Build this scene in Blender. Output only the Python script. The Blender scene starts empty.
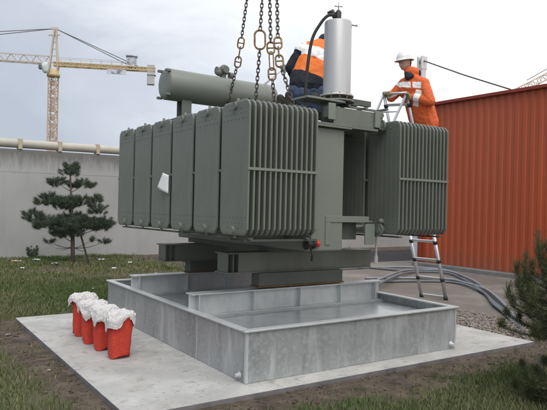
import bpy, bmesh, math, random
import numpy as np
from mathutils import Vector, Matrix, Euler, noise as mnoise
random.seed(7); rng = np.random.default_rng(7)
PI = math.pi
S = bpy.context.scene; COL = S.collection
V = Vector

# ------------------------------------------------------------------ materials
def mat(name, col, rough=0.6, metal=0.0, var=0.15, scale=3.0, bump=0.0, bscale=40.0, col2=None, spec=0.5, stretch=(1,1,1), detail=5.0):
    m = bpy.data.materials.new(name); m.use_nodes = True
    nt = m.node_tree; N = nt.nodes; L = nt.links
    b = N['Principled BSDF']
    b.inputs['Roughness'].default_value = rough; b.inputs['Metallic'].default_value = metal
    b.inputs['Specular IOR Level'].default_value = spec
    tc = N.new('ShaderNodeTexCoord'); mp = N.new('ShaderNodeMapping'); mp.inputs['Scale'].default_value = stretch
    L.new(tc.outputs['Object'], mp.inputs['Vector'])
    n = N.new('ShaderNodeTexNoise'); n.inputs['Scale'].default_value = scale; n.inputs['Detail'].default_value = detail
    n.inputs['Roughness'].default_value = 0.6
    L.new(mp.outputs['Vector'], n.inputs['Vector'])
    r = N.new('ShaderNodeValToRGB')
    a = [c*(1-var) for c in col]; z = [min(1, c*(1+var)) for c in (col2 or col)]
    r.color_ramp.elements[0].position = 0.3; r.color_ramp.elements[1].position = 0.7
    r.color_ramp.elements[0].color = (*a, 1); r.color_ramp.elements[1].color = (*z, 1)
    L.new(n.outputs['Fac'], r.inputs['Fac']); L.new(r.outputs['Color'], b.inputs['Base Color'])
    if bump:
        n2 = N.new('ShaderNodeTexNoise'); n2.inputs['Scale'].default_value = bscale; n2.inputs['Detail'].default_value = 4
        L.new(tc.outputs['Object'], n2.inputs['Vector'])
        bp = N.new('ShaderNodeBump'); bp.inputs['Strength'].default_value = bump; bp.inputs['Distance'].default_value = 0.02
        L.new(n2.outputs['Fac'], bp.inputs['Height']); L.new(bp.outputs['Normal'], b.inputs['Normal'])
    return m
def nodes(m): return m.node_tree.nodes, m.node_tree.links
def overlay(m, col, fac_builder):
    """mix another real surface colour over the base by a mask built from nodes"""
    N, L = nodes(m); b = N['Principled BSDF']
    src = b.inputs['Base Color'].links[0].from_socket
    mx = N.new('ShaderNodeMix'); mx.data_type = 'RGBA'
    mx.inputs[7].default_value = (*col, 1)
    L.new(src, mx.inputs[6]); L.new(fac_builder(N, L), mx.inputs[0]); L.new(mx.outputs[2], b.inputs['Base Color'])
def noise_mask(scale, lo, hi, stretch=(1,1,1), coord='Object', detail=6, amount=1.0):
    def f(N, L):
        tc = N.new('ShaderNodeTexCoord'); mp = N.new('ShaderNodeMapping'); mp.inputs['Scale'].default_value = stretch
        L.new(tc.outputs[coord], mp.inputs['Vector'])
        n = N.new('ShaderNodeTexNoise'); n.inputs['Scale'].default_value = scale; n.inputs['Detail'].default_value = detail
        n.inputs['Roughness'].default_value = 0.65
        L.new(mp.outputs['Vector'], n.inputs['Vector'])
        mr = N.new('ShaderNodeMapRange'); mr.inputs[1].default_value = lo; mr.inputs[2].default_value = hi
        mr.inputs[4].default_value = amount
        L.new(n.outputs['Fac'], mr.inputs[0]); return mr.outputs[0]
    return f
def attr_mask(name):
    def f(N, L):
        a = N.new('ShaderNodeAttribute'); a.attribute_name = name; return a.outputs['Fac']
    return f

M = {}
GREEN = (0.152, 0.165, 0.145)
M['green'] = mat('transformer_paint', GREEN, 0.42, 0, 0.07, 2.5, 0.04, 90)
overlay(M['green'], (0.105, 0.108, 0.090), noise_mask(4, .5, .75, (1.4,1.4,.22), amount=.7))
overlay(M['green'], (0.19, 0.195, 0.175), noise_mask(3, .56, .75, (2,2,.3), amount=.45))
def tint_each(m, lo, hi):
    N, L = nodes(m); b = N['Principled BSDF']; src = b.inputs['Base Color'].links[0].from_socket
    oi = N.new('ShaderNodeObjectInfo'); mr = N.new('ShaderNodeMapRange'); mr.inputs[3].default_value = lo; mr.inputs[4].default_value = hi; L.new(oi.outputs['Random'], mr.inputs[0])
    v = N.new('ShaderNodeVectorMath'); v.operation = 'SCALE'; L.new(src, v.inputs[0]); L.new(mr.outputs[0], v.inputs['Scale']); L.new(v.outputs[0], b.inputs['Base Color'])
tint_each(M['green'], .93, 1.08)
M['green_light'] = mat('transformer_paint_clean', (0.188, 0.205, 0.183), 0.4, 0, 0.05, 2.0)
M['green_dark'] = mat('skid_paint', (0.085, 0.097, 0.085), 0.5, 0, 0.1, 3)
M['galv'] = mat('weathered_galvanised', (0.34, 0.355, 0.36), 0.42, 0.3, 0.16, 2.2, 0.08, 25, stretch=(1,1,.5))
overlay(M['galv'], (0.62, 0.64, 0.65), noise_mask(3.2, .50, .68, (2.2,2.2,.42), amount=.62))
overlay(M['galv'], (0.19, 0.205, 0.205), noise_mask(4.5, .54, .72, (1.7,1.7,.24), amount=.7))
overlay(M['galv'], (0.47, 0.50, 0.52), noise_mask(26, .48, .66, amount=.6))
M['galv_new'] = mat('fresh_galvanised', (0.54, 0.56, 0.565), 0.4, 0.25, 0.12, 3, 0.05, 30)
overlay(M['galv_new'], (0.42, 0.45, 0.47), noise_mask(14, .5, .7, (1,1,.4), amount=.6))
M['galv_floor'] = mat('galvanised_cover_sheet', (0.52, 0.545, 0.56), 0.26, 0.6, 0.2, 2.0, 0.05, 6)
M['steel_silver'] = mat('brushed_aluminium', (0.50, 0.50, 0.505), 0.45, 0.5, 0.05, 5, stretch=(1,1,.2))
M['alu'] = mat('ladder_aluminium', (0.58, 0.60, 0.62), 0.35, 0.55, 0.08, 8)
M['black'] = mat('black_rubber', (0.022, 0.022, 0.024), 0.5, 0, 0.2, 6)
M['chain'] = mat('chain_steel', (0.10, 0.085, 0.075), 0.5, 0.55, 0.35, 30)
M['brass'] = mat('rusty_link', (0.20, 0.115, 0.05), 0.65, 0.3, 0.45, 25, col2=(0.30, 0.20, 0.11))
M['rust'] = mat('rusty_shim', (0.16, 0.09, 0.04), 0.9, 0, 0.4, 12)
M['redplastic'] = mat('red_handle', (0.55, 0.03, 0.02), 0.4)
M['white'] = mat('white_plastic', (0.78, 0.78, 0.77), 0.5, 0, 0.05, 6)
M['paper'] = mat('paper', (0.80, 0.81, 0.83), 0.7, 0, 0.03, 6)
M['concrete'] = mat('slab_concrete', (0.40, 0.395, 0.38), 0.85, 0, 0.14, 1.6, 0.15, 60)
overlay(M['concrete'], (0.58, 0.575, 0.56), noise_mask(2.4, .45, .68, amount=.65))
overlay(M['concrete'], (0.22, 0.195, 0.16), noise_mask(6, .56, .70, amount=.7))
overlay(M['concrete'], (0.15, 0.12, 0.09), noise_mask(24, .60, .70, amount=.75))
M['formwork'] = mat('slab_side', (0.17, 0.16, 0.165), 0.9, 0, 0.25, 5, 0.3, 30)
M['kerb'] = mat('kerb_concrete', (0.20, 0.195, 0.19), 0.9, 0, 0.2, 4, 0.2, 40)
M['apron'] = mat('apron_concrete', (0.175, 0.155, 0.138), 0.9, 0, 0.15, 0.9, 0.2, 40)
overlay(M['apron'], (0.27, 0.25, 0.23), noise_mask(.9, .52, .68, amount=.7))
overlay(M['apron'], (0.13, 0.115, 0.10), noise_mask(4, .56, .72, amount=.6))
M['asphalt'] = mat('asphalt', (0.05, 0.05, 0.055), 0.95, 0, 0.15, 2, 0.2, 60, spec=0.1)
M['wall'] = mat('wall_concrete', (0.385, 0.385, 0.385), 0.9, 0, 0.09, 0.8, 0.12, 30)
overlay(M['wall'], (0.30, 0.30, 0.30), noise_mask(3, .5, .75, (1,1,.2), amount=.5))
def topstain(N, L):
    tc = N.new('ShaderNodeTexCoord'); sp = N.new('ShaderNodeSeparateXYZ'); L.new(tc.outputs['Object'], sp.inputs[0])
    n = N.new('ShaderNodeTexNoise'); n.inputs['Scale'].default_value = 5; n.inputs['Detail'].default_value = 8; n.inputs['Roughness'].default_value = .7
    mp = N.new('ShaderNodeMapping'); mp.inputs['Scale'].default_value = (1.5, 1, .25); L.new(tc.outputs['Object'], mp.inputs[0]); L.new(mp.outputs[0], n.inputs['Vector'])
    ad = N.new('ShaderNodeMath'); ad.operation = 'MULTIPLY_ADD'; ad.inputs[1].default_value = .9; L.new(n.outputs['Fac'], ad.inputs[0]); L.new(sp.outputs['Z'], ad.inputs[2])
    mr = N.new('ShaderNodeMapRange'); mr.inputs[1].default_value = 2.80; mr.inputs[2].default_value = 3.22; mr.inputs[4].default_value = .75; L.new(ad.outputs[0], mr.inputs[0])
    return mr.outputs[0]
overlay(M['wall'], (0.10, 0.095, 0.085), topstain)
M['pipe'] = mat('cream_pipe', (0.47, 0.445, 0.39), 0.6, 0, 0.12, 2)
M['pipe_bracket'] = mat('yellowed_bracket', (0.46, 0.40, 0.29), 0.6, 0, 0.15, 4)
M['red'] = mat('red_cladding', (0.43, 0.080, 0.025), 0.45, 0, 0.10, 1.2, 0.03, 50, stretch=(1,1,.3))
overlay(M['red'], (0.37, 0.070, 0.024), noise_mask(4, .5, .8, (1,1,.15), amount=.6))
def lowdirt(N, L):
    tc = N.new('ShaderNodeTexCoord'); sp = N.new('ShaderNodeSeparateXYZ'); L.new(tc.outputs['Object'], sp.inputs[0])
    n = N.new('ShaderNodeTexNoise'); n.inputs['Scale'].default_value = 3; n.inputs['Detail'].default_value = 8; L.new(tc.outputs['Object'], n.inputs['Vector'])
    ad = N.new('ShaderNodeMath'); ad.operation = 'MULTIPLY_ADD'; ad.inputs[1].default_value = .8; L.new(n.outputs['Fac'], ad.inputs[0]); L.new(sp.outputs['Z'], ad.inputs[2])
    mr = N.new('ShaderNodeMapRange'); mr.inputs[1].default_value = .95; mr.inputs[2].default_value = .5; mr.inputs[4].default_value = .45; L.new(ad.outputs[0], mr.inputs[0])
    return mr.outputs[0]
def sheets(N, L):
    tc = N.new('ShaderNodeTexCoord'); sp = N.new('ShaderNodeSeparateXYZ'); L.new(tc.outputs['Object'], sp.inputs[0])
    fl = N.new('ShaderNodeMath'); fl.operation = 'FLOOR'; L.new(sp.outputs['Y'], fl.inputs[0])
    wn = N.new('ShaderNodeTexWhiteNoise'); wn.noise_dimensions = '1D'; L.new(fl.outputs[0], wn.inputs['W'])
    m_ = N.new('ShaderNodeMath'); m_.operation = 'MULTIPLY'; m_.inputs[1].default_value = .35; L.new(wn.outputs['Value'], m_.inputs[0]); return m_.outputs[0]
overlay(M['red'], (0.42, 0.10, 0.042), sheets)
overlay(M['red'], (0.20, 0.10, 0.065), lowdirt)
M['red_trim'] = mat('red_roof_trim', (0.25, 0.04, 0.02), 0.5, 0, 0.12, 2)
M['bag_red'] = mat('red_woven_bag', (0.62, 0.045, 0.022), 0.6, 0, 0.15, 9, 0.5, 70)
def weave(m):
    N, L = nodes(m); b = N['Principled BSDF']; tc = N.new('ShaderNodeTexCoord')
    w1 = N.new('ShaderNodeTexWave'); w1.bands_direction = 'Z'; w1.inputs['Scale'].default_value = 26; w1.inputs['Distortion'].default_value = 1.5; w1.inputs['Detail Scale'].default_value = 3
    L.new(tc.outputs['Object'], w1.inputs['Vector'])
    bp = N.new('ShaderNodeBump'); bp.inputs['Strength'].default_value = .7; bp.inputs['Distance'].default_value = .006
    old = b.inputs['Normal'].links[0].from_socket; L.new(old, bp.inputs['Normal']); L.new(w1.outputs['Fac'], bp.inputs['Height']); L.new(bp.outputs['Normal'], b.inputs['Normal'])
weave(M['bag_red'])
M['bag_white'] = mat('white_bag_liner', (0.66, 0.64, 0.64), 0.45, 0, 0.06, 8, 0.35, 30)
M['hose'] = mat('grey_conduit', (0.14, 0.165, 0.19), 0.45, 0, 0.15, 5)
M['hose_light'] = mat('pale_grey_conduit', (0.25, 0.28, 0.31), 0.45, 0, 0.12, 5)
M['bark'] = mat('pine_bark', (0.13, 0.105, 0.085), 0.9, 0, 0.35, 14, 0.5, 40)
M['stake'] = mat('dark_wood', (0.05, 0.042, 0.036), 0.9, 0, 0.3, 8)
M['soil'] = mat('bare_soil', (0.060, 0.044, 0.032), 0.95, 0, 0.35, 6, 0.8, 30, col2=(0.12, 0.092, 0.068))
M['stone'] = mat('gravel_stone', (0.145, 0.12, 0.10), 0.85, 0, 0.5, 14, col2=(0.27, 0.235, 0.20))
M['post'] = mat('post_white', (0.66, 0.67, 0.68), 0.5, 0.0, 0.06, 2)
M['crane_yellow_hazed'] = mat('crane_yellow_hazed', (0.56, 0.43, 0.24), 0.5, 0, 0.08, .5)  # crane paints lightened: atmospheric haze is put into their colours
M['crane_red_hazed'] = mat('crane_red_hazed', (0.52, 0.39, 0.29), 0.5, 0, 0.1, .5)
M['crane_pale_hazed'] = mat('crane_pale_hazed', (0.55, 0.48, 0.42), 0.5, 0, 0.1, .5)
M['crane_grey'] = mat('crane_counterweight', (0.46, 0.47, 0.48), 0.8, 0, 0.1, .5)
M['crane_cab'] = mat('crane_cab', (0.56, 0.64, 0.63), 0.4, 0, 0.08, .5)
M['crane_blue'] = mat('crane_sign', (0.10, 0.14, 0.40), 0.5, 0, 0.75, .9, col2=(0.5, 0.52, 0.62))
M['cable_dark'] = mat('steel_rope', (0.12, 0.12, 0.13), 0.5, 0.3, 0.1, 3)
M['jacket'] = mat('orange_jacket', (0.72, 0.13, 0.035), 0.75, 0, 0.10, 9, 0.35, 28)
M['vest'] = mat('hi_vis_vest', (0.90, 0.20, 0.03), 0.7, 0, 0.06, 8, 0.3, 24)
M['reflect'] = mat('reflective_band', (0.86, 0.86, 0.86), 0.35, 0, 0.03, 8)
M['navy'] = mat('navy_cloth', (0.016, 0.020, 0.032), 0.85, 0, 0.25, 9, 0.3, 30)
M['jeans'] = mat('denim', (0.085, 0.12, 0.20), 0.9, 0, 0.35, 10, 0.3, 60)
M['skin'] = mat('skin', (0.50, 0.30, 0.22), 0.55, 0, 0.08, 14)
M['glove'] = mat('tan_glove', (0.34, 0.26, 0.15), 0.8, 0, 0.15, 16)
M['boot'] = mat('dark_boot', (0.035, 0.026, 0.02), 0.6, 0, 0.3, 12)
M['helmet'] = mat('white_helmet', (0.80, 0.80, 0.80), 0.3, 0, 0.02, 6)
M['hair'] = mat('dark_hair', (0.04, 0.03, 0.022), 0.8, 0, 0.3, 40)
M['timber'] = mat('plate_steel', (0.10, 0.10, 0.105), 0.6, 0.2, 0.2, 5)
# grass: per-blade tint stored on the mesh
def leafmat(name, c1, c2, trans=0.25):
    m = bpy.data.materials.new(name); m.use_nodes = True; N, L = nodes(m); b = N['Principled BSDF']
    b.inputs['Roughness'].default_value = .7; b.inputs['Specular IOR Level'].default_value = .25
    a = N.new('ShaderNodeAttribute'); a.attribute_name = 'tint'
    mx = N.new('ShaderNodeMix'); mx.data_type = 'RGBA'; mx.inputs[6].default_value = (*c1, 1); mx.inputs[7].default_value = (*c2, 1)
    L.new(a.outputs['Fac'], mx.inputs[0]); L.new(mx.outputs[2], b.inputs['Base Color'])
    return m
M['grass'] = leafmat('grass_blades', (0.085, 0.125, 0.040), (0.235, 0.215, 0.12))
M['needles'] = leafmat('pine_needles', (0.052, 0.074, 0.056), (0.125, 0.152, 0.108))
M['needles_near'] = leafmat('pine_needles_green', (0.035, 0.055, 0.026), (0.14, 0.145, 0.062))

# ------------------------------------------------------------------ mesh helpers
OFF = {}
def link(o): COL.objects.link(o); return o
def obj(name, src, m, parent=None, smooth=False, bevel=0.0):
    """src: a bmesh in world coordinates -> one mesh object, parented and expressed in its parent's space"""
    me = bpy.data.meshes.new(name)
    if isinstance(src, bmesh.types.BMesh):
        bmesh.ops.recalc_face_normals(src, faces=src.faces[:])
        src.to_mesh(me); src.free()
    else:
        me.from_pydata(src[0], [], src[1]); me.update()
    o = bpy.data.objects.new(name, me); link(o)
    for x in (m if isinstance(m, (list, tuple)) else [m]): me.materials.append(x)
    off = V((0,0,0))
    if parent is not None:
        o.parent = parent; off = OFF.get(parent.name, V((0,0,0)))
        me.transform(Matrix.Translation(-off))
    OFF[o.name] = off
    if smooth:
        me.polygons.foreach_set('use_smooth', [True]*len(me.polygons))
    if bevel:
        md = o.modifiers.new('bevel', 'BEVEL'); md.width = bevel; md.segments = 2; md.limit_method = 'ANGLE'; md.angle_limit = .6
    return o
def thing(name, label, cat, loc=(0,0,0), group=None):
    o = bpy.data.objects.new(name, None); link(o); o.location = loc; o.empty_display_size = .2
    OFF[o.name] = V(loc); o['label'] = label; o['category'] = cat
    if group: o['group'] = group
    return o
def tag(o, label, cat, group=None):
    o['label'] = label; o['category'] = cat
    if group: o['group'] = group
    return o
def kind(o, k): o['kind'] = k; return o
def copy_thing(root, loc, label):
    r = root.copy(); link(r); r.location = loc; r['label'] = label
    for ch in list(root.children):
        c = ch.copy(); link(c); c.parent = r
        for g in list(ch.children):
            d = g.copy(); link(d); d.parent = c
    return r

def box(bm, x0, x1, y0, y1, z0, z1):
    vs = [bm.verts.new(p) for p in ((x0,y0,z0),(x1,y0,z0),(x1,y1,z0),(x0,y1,z0),(x0,y0,z1),(x1,y0,z1),(x1,y1,z1),(x0,y1,z1))]
    for f in ((0,3,2,1),(4,5,6,7),(0,1,5,4),(1,2,6,5),(2,3,7,6),(3,0,4,7)): bm.faces.new([vs[i] for i in f])
    return vs
def bx(*a):
    bm = bmesh.new(); box(bm, *a); return bm
def bar(bm, p, q, w, h, up=(0,0,1)):
    p, q = V(p), V(q); d = (q-p).normalized(); u = V(up)
    s = d.cross(u)
    if s.length < 1e-4: s = d.cross(V((1,0,0)))
    s.normalize(); u = s.cross(d)
    vs = [bm.verts.new(c + s*a*w/2 + u*b*h/2) for c in (p, q) for a, b in ((-1,-1),(1,-1),(1,1),(-1,1))]
    for f in ((3,2,1,0),(4,5,6,7),(0,1,5,4),(1,2,6,5),(2,3,7,6),(3,0,4,7)): bm.faces.new([vs[i] for i in f])
def tube(bm, pts, r, n=10, closed=False, caps=True):
    pts = [V(p) for p in pts]; k = len(pts)
    rs = r if isinstance(r, (list, tuple)) else [r]*k
    rings = []; prev = None
    for i, p in enumerate(pts):
        if closed: t = pts[(i+1) % k] - pts[i-1]
        else: t = pts[min(i+1, k-1)] - pts[max(i-1, 0)]
        t.normalize()
        if prev is None:
            a = t.orthogonal().normalized()
        else:
            a = prev - t*prev.dot(t)
            a = a.normalized() if a.length > 1e-5 else t.orthogonal().normalized()
        prev = a; b = t.cross(a)
        rings.append([bm.verts.new(p + (a*math.cos(2*PI*j/n) + b*math.sin(2*PI*j/n))*rs[i]) for j in range(n)])
    m = k if closed else k-1
    for i in range(m):
        A, B = rings[i], rings[(i+1) % k]
        for j in range(n):
            f = bm.faces.new((A[j], A[(j+1) % n], B[(j+1) % n], B[j])); f.smooth = True
    if caps and not closed:
        bm.faces.new(rings[0][::-1]); bm.faces.new(rings[-1])
def spline(pts, n=8):
    pts = [V(p) for p in pts]; P = [pts[0]*2-pts[1]] + pts + [pts[-1]*2-pts[-2]]; out = []
    for i in range(1, len(P)-2):
        a, b, c, d = P[i-1], P[i], P[i+1], P[i+2]
        for k in range(n):
            t = k/n
            out.append(.5*((2*b)+(c-a)*t+(2*a-5*b+4*c-d)*t*t+(3*b-a-3*c+d)*t**3))
    out.append(pts[-1]); return out
def lathe(bm, c, prof, n=32, axis=(0,0,1)):
    ax = V(axis).normalized(); a = ax.orthogonal().normalized(); b = ax.cross(a); c = V(c); rings = []
    for r, h in prof:
        rings.append([bm.verts.new(c + ax*h + (a*math.cos(2*PI*j/n)+b*math.sin(2*PI*j/n))*max(r, 1e-4)) for j in range(n)])
    for A, B in zip(rings, rings[1:]):
        for j in range(n):
            f = bm.faces.new((A[j], A[(j+1) % n], B[(j+1) % n], B[j])); f.smooth = True
    bm.faces.new(rings[0][::-1]); bm.faces.new(rings[-1])
def ball(bm, c, r, sub=2):
    rr = r if isinstance(r, (tuple, list)) else (r, r, r)
    bmesh.ops.create_icosphere(bm, subdivisions=sub, radius=1, matrix=Matrix.Translation(V(c)) @ Matrix.Diagonal((*rr, 1)))
def prism(bm, pts, axis_vec):
    n = len(pts); a = [bm.verts.new(V(p)) for p in pts]; b = [bm.verts.new(V(p)+V(axis_vec)) for p in pts]
    bm.faces.new(a[::-1]); bm.faces.new(b)
    for i in range(n): bm.faces.new((a[i], a[(i+1) % n], b[(i+1) % n], b[i]))
def hull(bm, spheres, sub=2):
    tmp = bmesh.new()
    for p, r in spheres: ball(tmp, p, r, sub)
    res = bmesh.ops.convex_hull(tmp, input=tmp.verts[:])
    bmesh.ops.delete(tmp, geom=list({g for g in res['geom_interior'] if isinstance(g, bmesh.types.BMVert)}), context='VERTS')
    loose = [v for v in tmp.verts if not v.link_faces]
    bmesh.ops.delete(tmp, geom=loose, context='VERTS')
    me = bpy.data.meshes.new('tmp'); tmp.to_mesh(me); tmp.free(); bm.from_mesh(me); bpy.data.meshes.remove(me)
def fuse(name, bm, m, parent, voxel=.012, smooth=3, wrinkle=0.0, wsize=.12, pick=None):
    """fuse overlapping closed shapes into one continuous surface"""
    o = obj(name, bm, m, parent)
    md = o.modifiers.new('r', 'REMESH'); md.mode = 'VOXEL'; md.voxel_size = voxel
    s = o.modifiers.new('s', 'SMOOTH'); s.factor = .5; s.iterations = smooth
    if wrinkle:
        t = bpy.data.textures.new('folds', 'CLOUDS'); t.noise_scale = wsize; t.noise_depth = 2
        d = o.modifiers.new('d', 'DISPLACE'); d.texture = t; d.strength = wrinkle; d.mid_level = .5; d.texture_coords = 'LOCAL'
    bpy.context.view_layer.update()
    me = bpy.data.meshes.new_from_object(o.evaluated_get(bpy.context.evaluated_depsgraph_get()))
    old = o.data; o.modifiers.clear(); o.data = me; bpy.data.meshes.remove(old); me.name = name
    me.polygons.foreach_set('use_smooth', [True]*len(me.polygons))
    if pick:
        off = OFF[o.name]
        for p in me.polygons: p.material_index = pick(p.center + off, p.normal)
    return o

# ------------------------------------------------------------------ numpy noise and scatter helpers
def vnoise(x, y, seed=0):
    x = np.asarray(x, float); y = np.asarray(y, float)
    xi = np.floor(x).astype(np.int64); yi = np.floor(y).astype(np.int64); fx = x-xi; fy = y-yi
    fx = fx*fx*(3-2*fx); fy = fy*fy*(3-2*fy)
    def h(a, b):
        n = (a*374761393 + b*668265263 + seed*974711) & 0x7fffffff
        n = ((n ^ (n >> 13))*1274126177) & 0x7fffffff
        return ((n ^ (n >> 16)) & 0xffff)/65535.
    return (h(xi, yi)*(1-fx)+h(xi+1, yi)*fx)*(1-fy)+(h(xi, yi+1)*(1-fx)+h(xi+1, yi+1)*fx)*fy
def fbm(x, y, seed=0, o=4):
    t = 0; a = .5; s = 0
    for i in range(o): t = t+a*vnoise(x*2**i, y*2**i, seed+i); s += a; a *= .5
    return t/s
PX0, PX1, PY0, PY1 = -1.126, 3.79, -.242, 3.90          # the concrete slab
AX0 = 4.88                                              # near edge of the paved apron
def slab_dist(x, y):
    dx = np.maximum(np.maximum(PX0-x, x-PX1), 0); dy = np.maximum(np.maximum(PY0-y, y-PY1), 0)
    return np.hypot(dx, dy)
def grassy(x, y):
    """0..1 how much grass grows at a spot"""
    d = slab_dist(x, y)
    n = fbm(x*1.3, y*1.3, 3); n2 = fbm(x*.45+9, y*.45, 11)
    width = np.where(y > PY1-.05, .03, np.where(x < PX0, .30, .26))
    g = np.clip((d-width-(n-.5)*.75)/.30, .05, 1)*(d > .04)
    g = g*np.clip((n*.55+n2*.75-.42)/.16, .10, 1)
    front = np.clip((n2*.5+n*.9-.51)/.16, .25, 1)
    g = np.where((y < PY0) & (x > -.9), g*front, g)
    g = np.where((x > 3.3) & (y > -.8), g*.12, g)
    g = np.where((x > AX0-.1) & (y > .3) & (y < 12), 0, g)
    return np.where((x > PX1) & (x < AX0) & (y > -.15), 0, g)
GZ = -.045
def gheight(x, y):
    d = slab_dist(x, y)
    k = np.clip(d/.4, 0, 1)*np.clip((AX0-x)/.5+.0, 0, 1)
    h = (fbm(x*2.2, y*2.2, 5)-.5)*.06*k + (fbm(x*9, y*9, 8, 3)-.5)*.03*np.clip(d/.15, 0, 1)*np.clip((AX0-x)/.3, 0, 1)
    return GZ + h + .004*(1-k)
def ground():
    def axis(lo, hi, step, far):
        a = list(np.arange(lo, hi+1e-6, step)); s = step; v = lo; L_ = []
        while v > -far: s *= 1.5; v -= s; L_.append(v)
        s = step; v = hi; R_ = []
        while v < far: s *= 1.5; v += s; R_.append(v)
        return np.array(L_[::-1]+a+R_)
    X = axis(-5, 6, .055, 700); Y = axis(-3, 12.6, .055, 700)
    gx, gy = np.meshgrid(X, Y, indexing='ij')
    z = gheight(gx, gy)
    far = np.clip((np.hypot(gx, gy)-25)/20, 0, 1); z = z*(1-far)+GZ*far
    co = np.stack([gx, gy, z], -1).reshape(-1, 3); nx, ny = len(X), len(Y)
    i = np.arange(nx*ny).reshape(nx, ny)
    q = np.stack([i[:-1,:-1], i[1:,:-1], i[1:,1:], i[:-1,1:]], -1).reshape(-1, 4)
    me = bpy.data.meshes.new('ground'); me.vertices.add(len(co)); me.vertices.foreach_set('co', co.ravel())
    me.loops.add(q.size); me.loops.foreach_set('vertex_index', q.ravel()); me.polygons.add(len(q))
    me.polygons.foreach_set('loop_start', np.arange(0, q.size, 4)); me.polygons.foreach_set('loop_total', np.full(len(q), 4))
    me.polygons.foreach_set('use_smooth', np.ones(len(q), bool)); me.update()
    at = me.attributes.new('grassy', 'FLOAT', 'POINT'); at.data.foreach_set('value', grassy(gx, gy).ravel().astype(np.float32))
    o = link(bpy.data.objects.new('ground', me)); me.materials.append(M['soilground']); return kind(o, 'structure')
M['soilground'] = mat('soil_ground', (0.058, 0.042, 0.030), 0.95, 0, 0.4, 5, 0.9, 34, col2=(0.10, 0.076, 0.056))
overlay(M['soilground'], (0.16, 0.13, 0.10), noise_mask(26, .60, .7, amount=.6))
overlay(M['soilground'], (0.085, 0.10, 0.042), attr_mask('grassy'))

def raw_mesh(name, co, faces, m, tint=None):
    k = faces.shape[1]
    me = bpy.data.meshes.new(name); me.vertices.add(len(co)); me.vertices.foreach_set('co', co.ravel().astype(np.float32))
    me.loops.add(faces.size); me.loops.foreach_set('vertex_index', faces.ravel().astype(np.int32)); me.polygons.add(len(faces))
    me.polygons.foreach_set('loop_start', np.arange(0, faces.size, k, dtype=np.int32)); me.polygons.foreach_set('loop_total', np.full(len(faces), k, np.int32))
    me.update(calc_edges=True)
    if tint is not None:
        at = me.attributes.new('tint', 'FLOAT', 'POINT'); at.data.foreach_set('value', tint.astype(np.float32))
    o = link(bpy.data.objects.new(name, me)); me.materials.append(m); OFF[o.name] = V((0,0,0)); return o
CAM = V((-2.65483, -4.3695, 1.55)); YAW = -.5864
FW = np.array([.5533, .8330]); RT = np.array([.8330, -.5533])
def in_view(x, y, d0, d1, margin=.53):
    dx = x-CAM.x; dy = y-CAM.y; d = dx*FW[0]+dy*FW[1]; r = dx*RT[0]+dy*RT[1]
    return (d > d0) & (d < d1) & (np.abs(r) < d*margin+.4)
def grass_layer():
    P = []; Q = []
    def region(x0, x1, y0, y1, dens, hgt, wid):
        n = int((x1-x0)*(y1-y0)*dens); x = rng.uniform(x0, x1, n); y = rng.uniform(y0, y1, n)
        ok = in_view(x, y, 3.2, 22)
        x, y = x[ok], y[ok]; g = grassy(x, y)*np.clip(.35+1.1*fbm(x*4, y*4, 21, 2), .2, 1)
        ok = rng.uniform(0, 1, len(x)) < g; x, y = x[ok], y[ok]
        h = hgt*rng.uniform(.45, 1.25, len(x))*(.6+.9*fbm(x*2.5, y*2.5, 31, 2)); P.append(np.stack([x, y, h, np.full(len(x), wid)], 1))
    region(-5, 4.8, -3.4, -.2, 5200, .055, .0045)
    region(-6, -1.0, -.2, 4.5, 4200, .055, .005)
    region(-5.5, 4.8, 3.9, 8.3, 2300, .065, .008)
    region(-5.5, 7, 8.3, 12.44, 1300, .075, .012)
    region(5, 12, 11.3, 12.44, 900, .09, .014)
    A = np.concatenate(P); n = len(A)
    x, y, h, w = A.T; z = gheight(x, y)-.004
    a = rng.uniform(0, 2*PI, n); lean = rng.uniform(.1, .75, n)*h; la = rng.uniform(0, 2*PI, n)
    dx, dy = np.cos(a)*w, np.sin(a)*w
    lx, ly = np.cos(la)*lean, np.sin(la)*lean
    v = np.stack([np.stack([x-dx, y-dy, z], 1), np.stack([x+dx, y+dy, z], 1),
                  np.stack([x+dx*.6+lx*.4, y+dy*.6+ly*.4, z+h*.6], 1), np.stack([x-dx*.6+lx*.4, y-dy*.6+ly*.4, z+h*.6], 1),
                  np.stack([x+lx, y+ly, z+h], 1)], 1)
    i = np.arange(n)*5
    f = np.concatenate([np.stack([i, i+1, i+2], 1), np.stack([i, i+2, i+3], 1), np.stack([i+3, i+2, i+4], 1)])
    dry = np.clip(fbm(x*.8, y*.8, 41)*1.5-.52+rng.normal(0, .22, n)+np.where(y < PY0, .05, 0), 0, 1)
    o = raw_mesh('grass', v.reshape(-1, 3), f, M['grass'], np.repeat(dry, 5)); kind(o, 'stuff')
ICO = None
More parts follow.
